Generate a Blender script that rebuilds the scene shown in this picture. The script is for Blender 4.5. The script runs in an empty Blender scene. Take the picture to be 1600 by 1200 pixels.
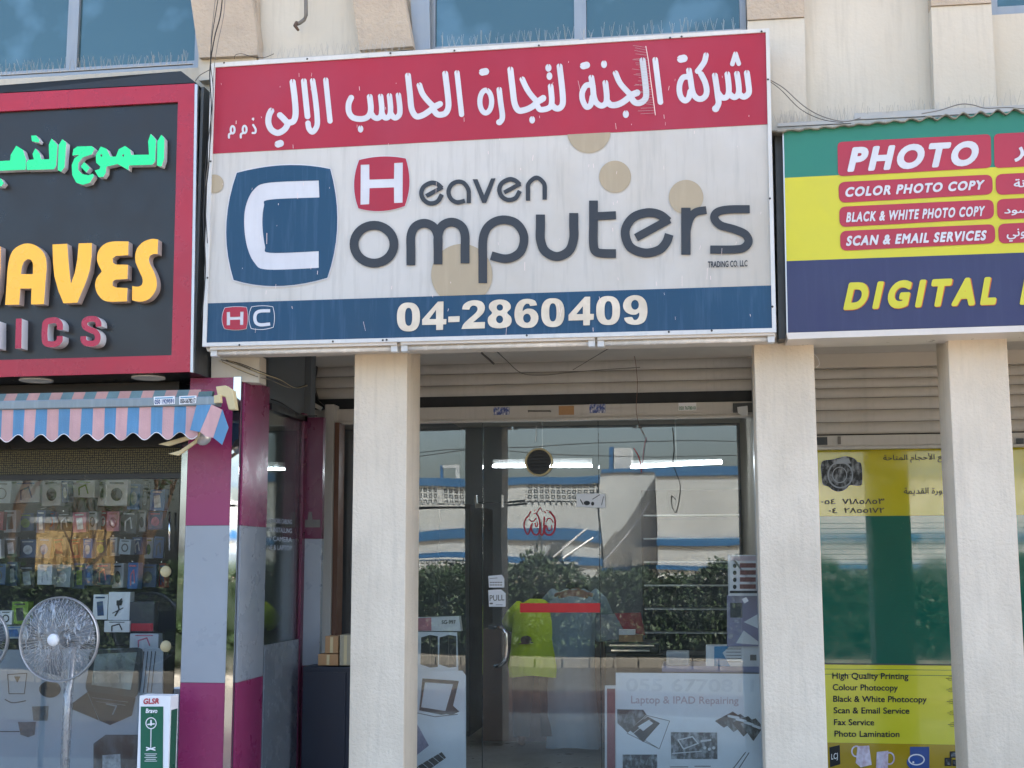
import bpy, math, random
import numpy as np
from mathutils import Vector, Matrix
from mathutils.geometry import tessellate_polygon
random.seed(7)
SC = bpy.context.scene
COL = SC.collection
R = math.radians

# ------------------------------------------------------------------ camera, sky, sun, exposure
FPX = 2022.0
PITCH, YAW, ROLL = R(7.87), R(-8.34), R(-0.10)
CAM = Vector((0.0, -7.0, 1.6))
_f = Vector((math.sin(YAW)*math.cos(PITCH), math.cos(YAW)*math.cos(PITCH), math.sin(PITCH)))
_r0 = Vector((math.cos(YAW), -math.sin(YAW), 0)); _u0 = _r0.cross(_f)
_r = math.cos(ROLL)*_r0 + math.sin(ROLL)*_u0
_u = -math.sin(ROLL)*_r0 + math.cos(ROLL)*_u0
cd = bpy.data.cameras.new('camera'); cam = bpy.data.objects.new('camera', cd); COL.objects.link(cam)
cd.sensor_width = 36; cd.lens = FPX/1600*36; cd.clip_end = 500; cd.clip_start = 0.05
m = Matrix.Identity(4)
for i in range(3):
    m[i][0] = _r[i]; m[i][1] = _u[i]; m[i][2] = -_f[i]; m[i][3] = CAM[i]
cam.matrix_world = m
SC.camera = cam

world = bpy.data.worlds.new('World'); SC.world = world; world.use_nodes = True
wn = world.node_tree.nodes; wl = world.node_tree.links
SUN_EL, SUN_AZ = R(42), R(50)
sky = wn.new('ShaderNodeTexSky'); sky.sky_type = 'NISHITA'; sky.sun_disc = False
sky.sun_elevation = SUN_EL; sky.sun_rotation = SUN_AZ; sky.air_density = 1.0; sky.dust_density = 5.0; sky.altitude = 10
wl.new(sky.outputs[0], wn['Background'].inputs[0]); wn['Background'].inputs[1].default_value = 0.13
sd = bpy.data.lights.new('sun', 'SUN'); sun = bpy.data.objects.new('sun', sd); COL.objects.link(sun)
sd.energy = 5.0; sd.angle = R(0.53); sd.color = (1, .95, .88)
_s = Vector((math.sin(SUN_AZ)*math.cos(SUN_EL), math.cos(SUN_AZ)*math.cos(SUN_EL), math.sin(SUN_EL)))
sun.rotation_euler = _s.to_track_quat('Z', 'Y').to_euler(); sun.location = _s*60
SC.view_settings.view_transform = 'Standard'; SC.view_settings.look = 'None'
SC.view_settings.gamma = 1; SC.view_settings.use_curve_mapping = False
SC.view_settings.exposure = 2.55
SC.render.engine = 'CYCLES'
SC.cycles.use_denoising = True
SC.cycles.max_bounces = 10; SC.cycles.transparent_max_bounces = 24; SC.cycles.glossy_bounces = 5
SC.cycles.sample_clamp_indirect = 8

# ------------------------------------------------------------------ measuring: where a sight line meets the upright plane at depth Y
def at(px, py, Y):
    d = _f*1.0 + _r*((px-800)/FPX) - _u*((py-600)/FPX)
    t = (Y-CAM.y)/d.y
    return CAM + d*t
def zz(py, Y, px=900): return at(px, py, Y).z
def xx(px, Y, py=800): return at(px, py, Y).x

# ------------------------------------------------------------------ materials
def lin(c):
    if isinstance(c, str):
        c = tuple(int(c[i:i+2], 16)/255 for i in (0, 2, 4))
    return tuple((v/12.92 if v <= .04045 else ((v+.055)/1.055)**2.4) for v in c)
MATS = {}
def mat(name, col, rough=.6, var=.12, scale=6, bump=0, bscale=60, metal=0, spec=.5, streak=0, stain=None, coat=0, speck=0):
    """plain surface colour broken up by noise; streak = vertical dirt runs; stain = second colour in patches"""
    if name in MATS: return MATS[name]
    m = bpy.data.materials.new(name); m.use_nodes = True; nt = m.node_tree; N = nt.nodes; L = nt.links
    b = N['Principled BSDF']; c = lin(col)
    b.inputs['Roughness'].default_value = rough; b.inputs['Metallic'].default_value = metal
    b.inputs['Specular IOR Level'].default_value = spec; b.inputs['Coat Weight'].default_value = coat
    tc = N.new('ShaderNodeTexCoord')
    def noise(sc, vec=(1, 1, 1), det=5, ro=.6):
        mp = N.new('ShaderNodeMapping'); mp.inputs['Scale'].default_value = vec; L.new(tc.outputs['Object'], mp.inputs[0])
        n = N.new('ShaderNodeTexNoise'); n.inputs['Scale'].default_value = sc; n.inputs['Detail'].default_value = det; n.inputs['Roughness'].default_value = ro
        L.new(mp.outputs[0], n.inputs[0]); return n.outputs[0]
    def ramp(s, a, bb, p0=.35, p1=.65):
        r = N.new('ShaderNodeMapRange'); r.inputs[1].default_value = p0; r.inputs[2].default_value = p1; r.inputs[3].default_value = a; r.inputs[4].default_value = bb
        L.new(s, r.inputs[0]); return r.outputs[0]
    def mix(f, A, B):
        x = N.new('ShaderNodeMix'); x.data_type = 'RGBA'
        if isinstance(f, float): x.inputs[0].default_value = f
        else: L.new(f, x.inputs[0])
        for s, v in ((6, A), (7, B)):
            if isinstance(v, tuple): x.inputs[s].default_value = (*v, 1)
            else: L.new(v, x.inputs[s])
        return x.outputs[2]
    cur = mix(ramp(noise(scale), 0., 1.), tuple(v*(1-var) for v in c), tuple(min(1, v*(1+var*.6)) for v in c))
    if stain: cur = mix(ramp(noise(scale*.45, (1, 1, .6)), 0., stain[1], .45, .7), cur, lin(stain[0]))
    if streak:
        cur = mix(ramp(noise(9, (3.2, 3.2, .25), 4), 0., streak, .5, .72), cur, tuple(v*.55 for v in c) if sum(c) > .9 else tuple(min(1, v*1.5+.05) for v in c))
    if speck: cur = mix(ramp(noise(90), 0., speck, .66, .72), cur, (.7, .68, .64))
    L.new(cur, b.inputs['Base Color'])
    L.new(ramp(noise(scale*2), max(0, rough-.08), min(1, rough+.08)), b.inputs['Roughness'])
    if bump:
        bp = N.new('ShaderNodeBump'); bp.inputs['Strength'].default_value = bump; bp.inputs['Distance'].default_value = .01
        L.new(noise(bscale, det=4), bp.inputs['Height']); L.new(bp.outputs[0], b.inputs['Normal'])
    MATS[name] = m; return m
def glass(name, refl=1.0, tint=(.97, .985, .985), dirt=.03, ior=1.6, dirtcol=(.6, .62, .62)):
    """thin pane: both faces reflect by Fresnel, the rest passes through; a little dust on it"""
    if name in MATS: return MATS[name]
    m = bpy.data.materials.new(name); m.use_nodes = True; nt = m.node_tree; N = nt.nodes; L = nt.links
    N.remove(N['Principled BSDF']); out = N['Material Output']
    fr = N.new('ShaderNodeFresnel'); fr.inputs[0].default_value = ior
    mu = N.new('ShaderNodeMath'); mu.operation = 'MULTIPLY'; mu.inputs[1].default_value = 2.0*refl; mu.use_clamp = True
    L.new(fr.outputs[0], mu.inputs[0])
    tr = N.new('ShaderNodeBsdfTransparent'); tr.inputs[0].default_value = (*tint, 1)
    gl = N.new('ShaderNodeBsdfGlossy'); gl.inputs['Roughness'].default_value = 0.0; gl.inputs[0].default_value = (.96, 1, 1, 1)
    df = N.new('ShaderNodeBsdfDiffuse'); df.inputs[0].default_value = (*dirtcol, 1)
    tc = N.new('ShaderNodeTexCoord'); n = N.new('ShaderNodeTexNoise'); n.inputs['Scale'].default_value = 2.2; n.inputs['Detail'].default_value = 8; n.inputs['Roughness'].default_value = .7
    L.new(tc.outputs['Object'], n.inputs[0])
    mr = N.new('ShaderNodeMapRange'); mr.inputs[1].default_value = .4; mr.inputs[2].default_value = .75; mr.inputs[3].default_value = dirt*.4; mr.inputs[4].default_value = dirt*2
    L.new(n.outputs[0], mr.inputs[0])
    # panes are never perfectly flat
    n2 = N.new('ShaderNodeTexNoise'); n2.inputs['Scale'].default_value = .9; n2.inputs['Detail'].default_value = 1; L.new(tc.outputs['Object'], n2.inputs[0])
    bp = N.new('ShaderNodeBump'); bp.inputs['Strength'].default_value = .3; bp.inputs['Distance'].default_value = .01; L.new(n2.outputs[0], bp.inputs['Height']); L.new(bp.outputs[0], gl.inputs['Normal'])
    m1 = N.new('ShaderNodeMixShader'); m2 = N.new('ShaderNodeMixShader')
    L.new(mr.outputs[0], m1.inputs[0]); L.new(tr.outputs[0], m1.inputs[1]); L.new(df.outputs[0], m1.inputs[2])
    L.new(mu.outputs[0], m2.inputs[0]); L.new(m1.outputs[0], m2.inputs[1]); L.new(gl.outputs[0], m2.inputs[2])
    L.new(m2.outputs[0], out.inputs[0]); MATS[name] = m; return m
def emit(name, col, s):
    if name in MATS: return MATS[name]
    m = bpy.data.materials.new(name); m.use_nodes = True; b = m.node_tree.nodes['Principled BSDF']
    b.inputs['Emission Color'].default_value = (*col, 1); b.inputs['Emission Strength'].default_value = s; MATS[name] = m; return m

M_stucco = mat('cream_stucco', 'd8ccb9', .9, .06, 3, .65, 55, streak=.22, stain=('b3a692', .55))
M_cream = mat('cream_paint', 'c5c0b3', .85, .05, 2, .2, 30, streak=.22, stain=('b5ac99', .4))
M_beige = mat('sprayed_beige_render', 'b2a594', .92, .08, 5, 1.0, 38, streak=.1)
M_soffit = mat('soffit_paint', 'c6bfb3', .85, .06, 2, .1, 20, stain=('a2998c', .3))
M_shut = mat('shutter_paint', 'b9b6b0', .5, .07, 3, .05, 40, streak=.2, stain=('aaa69e', .4))
M_shutshade = mat('shutter_gap_shade', '20262c', .6)
M_alu = mat('aluminium', 'b9babb', .38, .06, 5, metal=.75, streak=.1)
M_whiteframe = mat('white_sign_frame', 'c9cac8', .45, .06, 6, streak=.2)
M_tubegrey = mat('batten_enamel', 'cdc6bd', .35, .06, 4, streak=.05)
M_black = mat('black_cladding', '15181c', .35, .2, 3)
M_darkgrey = mat('dark_grey_metal', '3c4144', .5, .15, 5, streak=.2)
M_slate = mat('slate_acp', '323e4b', .33, .06, 2, spec=.4, speck=.0)
M_redframe = mat('red_acp', 'a31230', .3, .08, 3, spec=.5)
M_signwhite = mat('sign_vinyl_white', 'c0bfbb', .42, .06, 2.2, spec=.4, streak=.35, stain=('a9a294', .7))
M_signred = mat('sign_vinyl_red', '9c1230', .42, .06, 2, spec=.45, stain=('a13a50', .5))  # greyer pink patches imitate the sky's sheen on the red
M_signblue = mat('sign_vinyl_blue', '003c5c', .42, .08, 2, spec=.4, streak=.35)
M_signtan = mat('sign_vinyl_tan', 'a4977f', .42, .05, 3, spec=.4, streak=.15)
M_signtext = mat('sign_vinyl_charcoal', '2a2f36', .42, .08, 4, spec=.4)
M_signlet = mat('sign_vinyl_letter_white', 'c6c9d0', .42, .06, 5, spec=.4, streak=.12)
M_phone = mat('sign_vinyl_stained_cream', 'd5cbb8', .45, .1, 14, spec=.4, stain=('b8a78e', .6))
M_scratch = mat('bare_scratch', 'e8d5d2', .6)
M_yellow = mat('yellow_acrylic', 'ffb81c', .3, .03, 4, coat=.3)
M_letterside = mat('letter_return', 'b8a8a2', .4, .06, 6)
M_whiteside = mat('white_letter_return', 'cfd0d4', .4, .05, 6)
M_green = mat('green_acrylic', '00e58a', .3, .04, 4, coat=.3)
M_letred = mat('crimson_acrylic', 'a51c3d', .3, .05, 5)
M_pink = mat('magenta_panel', '8a305c', .3, .05, 2, spec=.5, stain=('8a2453', .6))
M_pink2 = mat('maroon_panel', '5c1c3c', .3, .05, 2, spec=.5)
M_grey = mat('blue_grey_panel', '90979f', .3, .04, 2, spec=.5)
M_mirror = mat('mirror_trim', 'c9cdd0', .03, .02, 3, metal=1)
M_awnp = mat('awning_pink', 'c8a0a1', .85, .08, 9, .2, 160, streak=.3, stain=('b08f8c', .5))
M_awnb = mat('awning_blue', '5788ae', .85, .08, 9, .2, 160, streak=.3, stain=('5f7f96', .5))
M_awnpd = mat('awning_pink_weathered', 'a98078', .9, .15, 9, .2, 120, stain=('746862', .6))
M_awnbd = mat('awning_teal_weathered', '5a7376', .9, .15, 9, .2, 120, stain=('485456', .6))
M_awnbar = mat('awning_bar_grey', '7b868c', .4, .06, 5, metal=.4, streak=.3)
M_cap = mat('cream_plastic', 'c4b58b', .5, .08, 8)
M_white = mat('white_card', 'dfe1e4', .5, .04, 6)
M_paper = mat('poster_paper', 'e8edf3', .45, .04, 3)
M_ink = mat('black_ink', '14161a', .5, .1, 20)
M_pix = mat('photo_print_dark', '24282b', .5, .5, 60, stain=('b5bcc2', .7))
M_navy = mat('navy_cabinet', '0e1b2c', .4, .1, 3)
M_card = mat('cardboard', 'a8835c', .8, .08, 8)
M_wood = mat('brown_laminate', '6a4a3a', .45, .15, 5)
M_floor = mat('shop_floor_tile', '8c8578', .35, .1, 3)
M_inwall = mat('shop_inner_wall', '666c72', .8, .06, 2)
M_indark = mat('shop_dark_wall', '14171b', .8, .1, 2)
M_chrome = mat('chrome', 'd5d7d8', .12, .02, 5, metal=1)
M_redtape = mat('red_tape', 'd01f22', .45, .04, 5)
M_redvinyl = mat('red_vinyl', 'a8182c', .5, .1, 20)
M_wire = mat('black_wire', '0c0c0d', .5)
M_wireg = mat('grey_wire', '6c6964', .6)
M_spike = mat('spike_steel', 'a9a6a0', .4, .1, 5, metal=.3)
M_teal = mat('sign_teal', '1e7563', .4, .06, 3, spec=.45)
M_signyel = mat('sign_yellow', 'c3be2e', .4, .05, 3, spec=.45, stain=('b8b548', .5))
M_signnavy = mat('sign_navy', '262d55', .4, .07, 3, spec=.45, streak=.1)
M_pill = mat('sign_rose', 'a2283f', .4, .06, 3, spec=.45)
M_filmy = mat('yellow_window_film', 'beb42a', .12, .04, 2, spec=.8, coat=.8)
M_filmyb = mat('yellow_window_poster', 'cfcc34', .15, .04, 2, spec=.8, coat=.6)
M_filmo = mat('ochre_window_poster', 'a98f12', .15, .04, 2, spec=.8, coat=.6)
M_filmg = mat('green_window_film', '155f51', .03, .05, 2, spec=1.0, coat=1)
M_asphalt = mat('asphalt', '4c4740', .9, .15, 2, .3, 60)
M_pave = mat('paving', '8f8575', .85, .1, 1.5, .2, 30)
M_sand = mat('sandy_ground', 'b8a27e', .9, .15, .6)
M_oppwhite = mat('opposite_white_paint', '9ba0a3', .8, .12, .6, streak=.35)
M_oppblue = mat('opposite_blue_paint', '164d78', .7, .1, 1)
M_opptan = mat('opposite_tan_paint', 'b39a6c', .85, .1, .8)
M_tree = mat('bark', '4a3c2f', .9, .2, 5)
M_leaf = mat('leaf_green', '26391b', .6, .35, 3)
M_wgrey = mat('window_frame_grey', '8f969c', .4, .06, 5, metal=.4, streak=.15)
M_skin = mat('brown_skin', '6e4630', .55, .08, 8)
M_hair = mat('black_hair', '0d0c0c', .6)
M_hiviz = mat('lime_polo', 'c3d81c', .85, .1, 6, .3, 20)
M_kandura = mat('grey_kandura', '7f93a0', .85, .06, 5, .3, 14)
M_trouser = mat('dark_trousers', '1b1d22', .8)
G_front = glass('shop_glass', .62, dirt=.03)
G_left = glass('left_shop_glass', .36, dirt=.008)
def bluewin():
    m = bpy.data.materials.new('blue_mirror_glass'); m.use_nodes = True; N = m.node_tree.nodes; L = m.node_tree.links; b = N['Principled BSDF']
    tc = N.new('ShaderNodeTexCoord'); n = N.new('ShaderNodeTexNoise'); n.inputs['Scale'].default_value = 3.2; n.inputs['Detail'].default_value = 3; n.inputs['Roughness'].default_value = .45
    L.new(tc.outputs['Object'], n.inputs[0]); r = N.new('ShaderNodeMapRange'); r.inputs[1].default_value = .55; r.inputs[2].default_value = .68; r.inputs[3].default_value = 0; r.inputs[4].default_value = .3
    L.new(n.outputs[0], r.inputs[0]); x = N.new('ShaderNodeMix'); x.data_type = 'RGBA'; x.inputs[6].default_value = (*lin('4b6468'), 1); x.inputs[7].default_value = (*lin('7c99a2'), 1)
    L.new(r.outputs[0], x.inputs[0]); L.new(x.outputs[2], b.inputs['Base Color'])
    b.inputs['Metallic'].default_value = .62; b.inputs['Roughness'].default_value = .09
    n2 = N.new('ShaderNodeTexNoise'); n2.inputs['Scale'].default_value = 1.4; L.new(tc.outputs['Object'], n2.inputs[0])
    bp = N.new('ShaderNodeBump'); bp.inputs['Strength'].default_value = .25; bp.inputs['Distance'].default_value = .02; L.new(n2.outputs[0], bp.inputs['Height']); L.new(bp.outputs[0], b.inputs['Normal'])
    return m
M_bluewin = bluewin()

# ------------------------------------------------------------------ mesh building
class MB:
    def __init__(s): s.v = []; s.f = []; s.mi = []; s.cur = 0
    def add(s, vs, fs):
        o = len(s.v); s.v += [tuple(v) for v in vs]
        for f in fs: s.f.append([o+i for i in f]); s.mi.append(s.cur)
    def box(s, x0, x1, y0, y1, z0, z1):
        v = [(x, y, z) for x in (x0, x1) for y in (y0, y1) for z in (z0, z1)]
        s.add(v, [(0, 1, 3, 2), (4, 6, 7, 5), (0, 4, 5, 1), (2, 3, 7, 6), (0, 2, 6, 4), (1, 5, 7, 3)]); return s
    def pxbox(s, x0, y0, x1, y1, Y, d):
        """box whose front face at depth Y spans the given sight lines"""
        a = at(x0, y0, Y); b = at(x1, y1, Y); s.box(a.x, b.x, Y, Y+d, b.z, a.z); return s
    def quadprism(s, q, Y, d):
        P = [at(x, y, Y) for x, y in q]; n = len(P)
        v = [tuple(p) for p in P]+[(p.x, p.y+d, p.z) for p in P]
        s.add(v, [tuple(range(n)), tuple(range(2*n-1, n-1, -1))]+[(i, i+n, (i+1) % n+n, (i+1) % n) for i in range(n)]); return s
    def prism(s, poly, y0, y1):
        n = len(poly); v = [(x, y0, z) for x, z in poly]+[(x, y1, z) for x, z in poly]
        s.add(v, [tuple(range(n)), tuple(range(2*n-1, n-1, -1))]+[(i, i+n, (i+1) % n+n, (i+1) % n) for i in range(n)]); return s
    def tube(s, pts, r, n=6, r2=None):
        pts = [Vector(p) for p in pts]; o = len(s.v); k = len(pts)
        for i, p in enumerate(pts):
            d = (pts[min(i+1, k-1)]-pts[max(i-1, 0)]).normalized()
            a = d.cross(Vector((0, 0, 1)) if abs(d.z) < .9 else Vector((0, 1, 0))).normalized(); b = d.cross(a)
            rr = r if r2 is None else r+(r2-r)*i/(k-1)
            for j in range(n):
                t = 2*math.pi*j/n; s.v.append(tuple(p+(a*math.cos(t)+b*math.sin(t))*rr))
        for i in range(k-1):
            for j in range(n):
                s.f.append([o+i*n+j, o+i*n+(j+1) % n, o+(i+1)*n+(j+1) % n, o+(i+1)*n+j]); s.mi.append(s.cur)
        s.f.append([o+j for j in range(n)][::-1]); s.mi.append(s.cur); s.f.append([o+(k-1)*n+j for j in range(n)]); s.mi.append(s.cur); return s
    def lathe_y(s, c, prof, n=40):
        """profile of (radius, y offset) turned about the y axis through c"""
        o = len(s.v); k = len(prof)
        for r, y in prof:
            for j in range(n):
                t = 2*math.pi*j/n; s.v.append((c[0]+r*math.cos(t), c[1]+y, c[2]+r*math.sin(t)))
        for i in range(k-1):
            for j in range(n): s.f.append([o+i*n+j, o+i*n+(j+1) % n, o+(i+1)*n+(j+1) % n, o+(i+1)*n+j]); s.mi.append(s.cur)
        return s
    def lathe_z(s, c, prof, n=32):
        o = len(s.v); k = len(prof)
        for r, z in prof:
            for j in range(n):
                t = 2*math.pi*j/n; s.v.append((c[0]+r*math.cos(t), c[1]+r*math.sin(t), c[2]+z))
        for i in range(k-1):
            for j in range(n): s.f.append([o+i*n+j, o+i*n+(j+1) % n, o+(i+1)*n+(j+1) % n, o+(i+1)*n+j]); s.mi.append(s.cur)
        return s
    def build(s, name, mats, parent=None, smooth=False, bevel=0):
        me = bpy.data.meshes.new(name); off = OFF.get(parent, Vector((0, 0, 0))) if parent else Vector((0, 0, 0))
        me.from_pydata([(v[0]-off.x, v[1]-off.y, v[2]-off.z) for v in s.v], [], s.f)
        if not isinstance(mats, (list, tuple)): mats = [mats]
        for q in mats: me.materials.append(q)
        if len(mats) > 1: me.polygons.foreach_set('material_index', s.mi)
        if smooth: me.polygons.foreach_set('use_smooth', [True]*len(me.polygons))
        me.validate(); me.update()
        import bmesh
        bm = bmesh.new(); bm.from_mesh(me); bmesh.ops.recalc_face_normals(bm, faces=bm.faces)
        if bevel:
            bmesh.ops.bevel(bm, geom=[e for e in bm.edges if len(e.link_faces) == 2 and e.calc_face_angle(0) > .6], offset=bevel, segments=2, affect='EDGES', profile=.6)
        bm.to_mesh(me); bm.free()
        o = bpy.data.objects.new(name, me); COL.objects.link(o)
        if parent: o.parent = parent; OFF[o] = off
        return o
OFF = {}
def thing(name, label, cat, loc=(0, 0, 0), group=None):
    o = bpy.data.objects.new(name, None); COL.objects.link(o); o.location = loc; OFF[o] = Vector(loc)
    o.empty_display_size = .1
    return tag(o, label, cat, group)
def tag(o, label, cat, group=None):
    o['label'] = label; o['category'] = cat
    if group: o['group'] = group
    return o
def struct(o): o['kind'] = 'structure'; return o
def stuff(o): o['kind'] = 'stuff'; return o
def cr(pts, k=7, closed=False):
    """smooth curve through points"""
    P = [np.array(p, float) for p in pts]; out = []; n = len(P)
    for i in range(n if closed else n-1):
        if closed: a, b, c, d = P[(i-1) % n], P[i], P[(i+1) % n], P[(i+2) % n]
        else: a, b, c, d = P[max(i-1, 0)], P[i], P[i+1], P[min(i+2, n-1)]
        for t in np.arange(k)/k:
            out.append(.5*((2*b)+(c-a)*t+(2*a-5*b+4*c-d)*t*t+(3*b-a-3*c+d)*t**3))
    if not closed: out.append(P[-1])
    return [tuple(p) for p in out]

# ------------------------------------------------------------------ flat and raised print: union of strokes and areas as clean outlines
def seg_dist(X, Y, A, B):
    ax, ay = A; bx, by = B; dx, dy = bx-ax, by-ay; L2 = dx*dx+dy*dy+1e-12
    t = np.clip(((X-ax)*dx+(Y-ay)*dy)/L2, 0, 1)
    return np.hypot(X-ax-t*dx, Y-ay-t*dy)
def f_poly(X, Y, P):
    d = np.full(X.shape, 1e9); ins = np.zeros(X.shape, bool); n = len(P)
    for i in range(n):
        a, b = P[i], P[(i+1) % n]; d = np.minimum(d, seg_dist(X, Y, a, b))
        if a[1] != b[1]:
            c = ((a[1] > Y) != (b[1] > Y)) & (X < (b[0]-a[0])*(Y-a[1])/(b[1]-a[1])+a[0]); ins ^= c
    return np.where(ins, d, -d)
def f_stroke(X, Y, P, w, butt):
    F = np.full(X.shape, -1e9); n = len(P)-1; acc = [0]
    for i in range(n): acc.append(acc[-1]+math.hypot(P[i+1][0]-P[i][0], P[i+1][1]-P[i][1]))
    cut = []
    if butt:
        for a, b in ((P[0], P[1]), (P[-1], P[-2])):
            dx, dy = b[0]-a[0], b[1]-a[1]; l = math.hypot(dx, dy); cut.append(((X-a[0])*dx+(Y-a[1])*dy)/l)
    for i in range(n):
        g = w/2-seg_dist(X, Y, P[i], P[i+1])
        if butt and acc[i] < w*.55: g = np.minimum(g, cut[0])
        if butt and acc[-1]-acc[i+1] < w*.55: g = np.minimum(g, cut[1])
        F = np.maximum(F, g)
    return F
def field(prims, step, grow=0):
    xs = [p[0] for q in prims if q[0] in 'sp' for p in q[1]]; ys = [p[1] for q in prims if q[0] in 'sp' for p in q[1]]
    pad = max([q[2]/2 for q in prims if q[0] == 's']+[0])+grow+3*step
    x0, y0 = min(xs)-pad, min(ys)-pad; nx = int((max(xs)+pad-x0)/step)+2; ny = int((max(ys)+pad-y0)/step)+2
    F = np.full((ny, nx), -9.0*step)
    for q in prims:
        P = q[1]; w = (q[2]/2 if q[0] in ('s', 'S') else 0)+grow+2.5*step
        i0 = max(0, int((min(p[0] for p in P)-w-x0)/step)); i1 = min(nx, int((max(p[0] for p in P)+w-x0)/step)+2)
        j0 = max(0, int((min(p[1] for p in P)-w-y0)/step)); j1 = min(ny, int((max(p[1] for p in P)+w-y0)/step)+2)
        if i1 <= i0 or j1 <= j0: continue
        X, Y = np.meshgrid(x0+np.arange(i0, i1)*step, y0+np.arange(j0, j1)*step)
        if q[0] in ('s', 'S'): f = f_stroke(X, Y, P, q[2], len(q) > 3 and q[3])
        else: f = f_poly(X, Y, P)
        if q[0] in ('s', 'p'): F[j0:j1, i0:i1] = np.maximum(F[j0:j1, i0:i1], f+grow)
        else: F[j0:j1, i0:i1] = np.minimum(F[j0:j1, i0:i1], -f+grow)      # cut away
    return F, x0, y0
def contours(F, x0, y0, step):
    F = F+1e-9; F[0, :] = F[-1, :] = -1; F[:, 0] = F[:, -1] = -1
    I = F > 0; c = I[:-1, :-1]*1+I[:-1, 1:]*2+I[1:, 1:]*4+I[1:, :-1]*8
    js, is_ = np.where((c > 0) & (c < 15)); nxt = {}
    T = {1: [(3, 0)], 2: [(0, 1)], 3: [(3, 1)], 4: [(1, 2)], 5: [(3, 2), (1, 0)], 6: [(0, 2)], 7: [(3, 2)], 8: [(2, 3)], 9: [(2, 0)], 10: [(0, 3), (2, 1)], 11: [(2, 1)], 12: [(1, 3)], 13: [(1, 0)], 14: [(0, 3)]}
    def key(e, j, i): return (('h', j, i), ('v', j, i+1), ('h', j+1, i), ('v', j, i))[e]
    for j, i in zip(js.tolist(), is_.tolist()):
        for a, b in T[int(c[j, i])]: nxt[key(a, j, i)] = key(b, j, i)
    def pos(k):
        t, j, i = k
        if t == 'h': a, b = F[j, i], F[j, i+1]; s = a/(a-b); return (x0+(i+s)*step, y0+j*step)
        a, b = F[j, i], F[j+1, i]; s = a/(a-b); return (x0+i*step, y0+(j+s)*step)
    loops = []
    while nxt:
        k0 = next(iter(nxt)); k = k0; L = []
        while k in nxt: L.append(pos(k)); k = nxt.pop(k)
        if len(L) < 5: continue
        # drop points that lie on the line of their neighbours
        changed = True; tol = step*.05
        for _ in range(4):
            out = []; skip = False
            for q in range(len(L)):
                if skip: skip = False; out.append(L[q]); continue
                a, b, d = L[q-1], L[q], L[(q+1) % len(L)]
                l = math.hypot(d[0]-a[0], d[1]-a[1])+1e-9
                if abs((d[0]-a[0])*(a[1]-b[1])-(a[0]-b[0])*(d[1]-a[1]))/l < tol and l < step*14: skip = True
                else: out.append(b)
            if len(out) == len(L) or len(out) < 6: break
            L = out
        if len(L) >= 3: loops.append(L)
    return loops
def shape_mb(prims, tf, depth=0, step=.8, grow=0, mb=None, frontmi=0, sidemi=1):
    """tf maps drawing coordinates to a 3D point; depth = thickness behind the face"""
    F, x0, y0 = field(prims, step, grow); loops = contours(F, x0, y0, step)
    mb = mb or MB()
    if not loops: return mb
    # each island is filled on its own together with its holes
    ar = [area(L) for L in loops]; big = max(range(len(loops)), key=lambda i: abs(ar[i])); sg = 1 if ar[big] > 0 else -1
    outer = [i for i in range(len(loops)) if ar[i]*sg > 0]; hole = [i for i in range(len(loops)) if ar[i]*sg <= 0]; own = {i: [i] for i in outer}
    def inside(p, L):
        c = False; n = len(L)
        for i in range(n):
            a, b = L[i], L[i-1]
            if (a[1] > p[1]) != (b[1] > p[1]) and p[0] < (b[0]-a[0])*(p[1]-a[1])/(b[1]-a[1])+a[0]: c = not c
        return c
    for h in hole:
        cand = [i for i in outer if inside(loops[h][0], loops[i])]
        if cand: own[min(cand, key=lambda i: abs(ar[i]))].append(h)
    start = [0]
    for L in loops: start.append(start[-1]+len(L))
    flat = [p for L in loops for p in L]; tris = []
    for i, g in own.items():
        idx = [start[q]+k for q in g for k in range(len(loops[q]))]
        K = 1.0/max(1e-6, step)
        for t in tessellate_polygon([[Vector((p[0]*K, p[1]*K, 0)) for p in loops[q]] for q in g]): tris.append([idx[k] for k in t])
    o = len(mb.v); W = [tf(*p) for p in flat]; mb.v += [tuple(w) for w in W]
    for t in tris: mb.f.append([o+i for i in t]); mb.mi.append(frontmi)
    if depth:
        o2 = len(mb.v); mb.v += [(w[0], w[1]+depth, w[2]) for w in W]; k = 0
        for L in loops:
            n = len(L)
            for i in range(n):
                a, b = k+i, k+(i+1) % n; mb.f.append([o+a, o+b, o2+b, o2+a]); mb.mi.append(sidemi)
            k += n
    return mb
def xf(ox, oy, s, Y):
    return lambda u, v: at(ox+u/s, oy+v/s, Y)
def ell(cx, cy, rx, ry, n=36): return [(cx+rx*math.cos(2*math.pi*i/n), cy+ry*math.sin(2*math.pi*i/n)) for i in range(n)]
def ring(cx, cy, rx, ry, w, n=36):
    P = ell(cx, cy, rx, ry, n); return ('s', P+[P[0]], w)
def shape(name, prims, m, parent, Y, ox=0, oy=0, s=1, depth=0, step=.8, grow=0):
    return shape_mb(prims, xf(ox, oy, s, Y), depth, step*s, grow, None).build(name, m, parent)
def poly(name, pts, m, parent, Y, d=.002):
    return MB().quadprism(pts, Y, d).build(name, m, parent)

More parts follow.
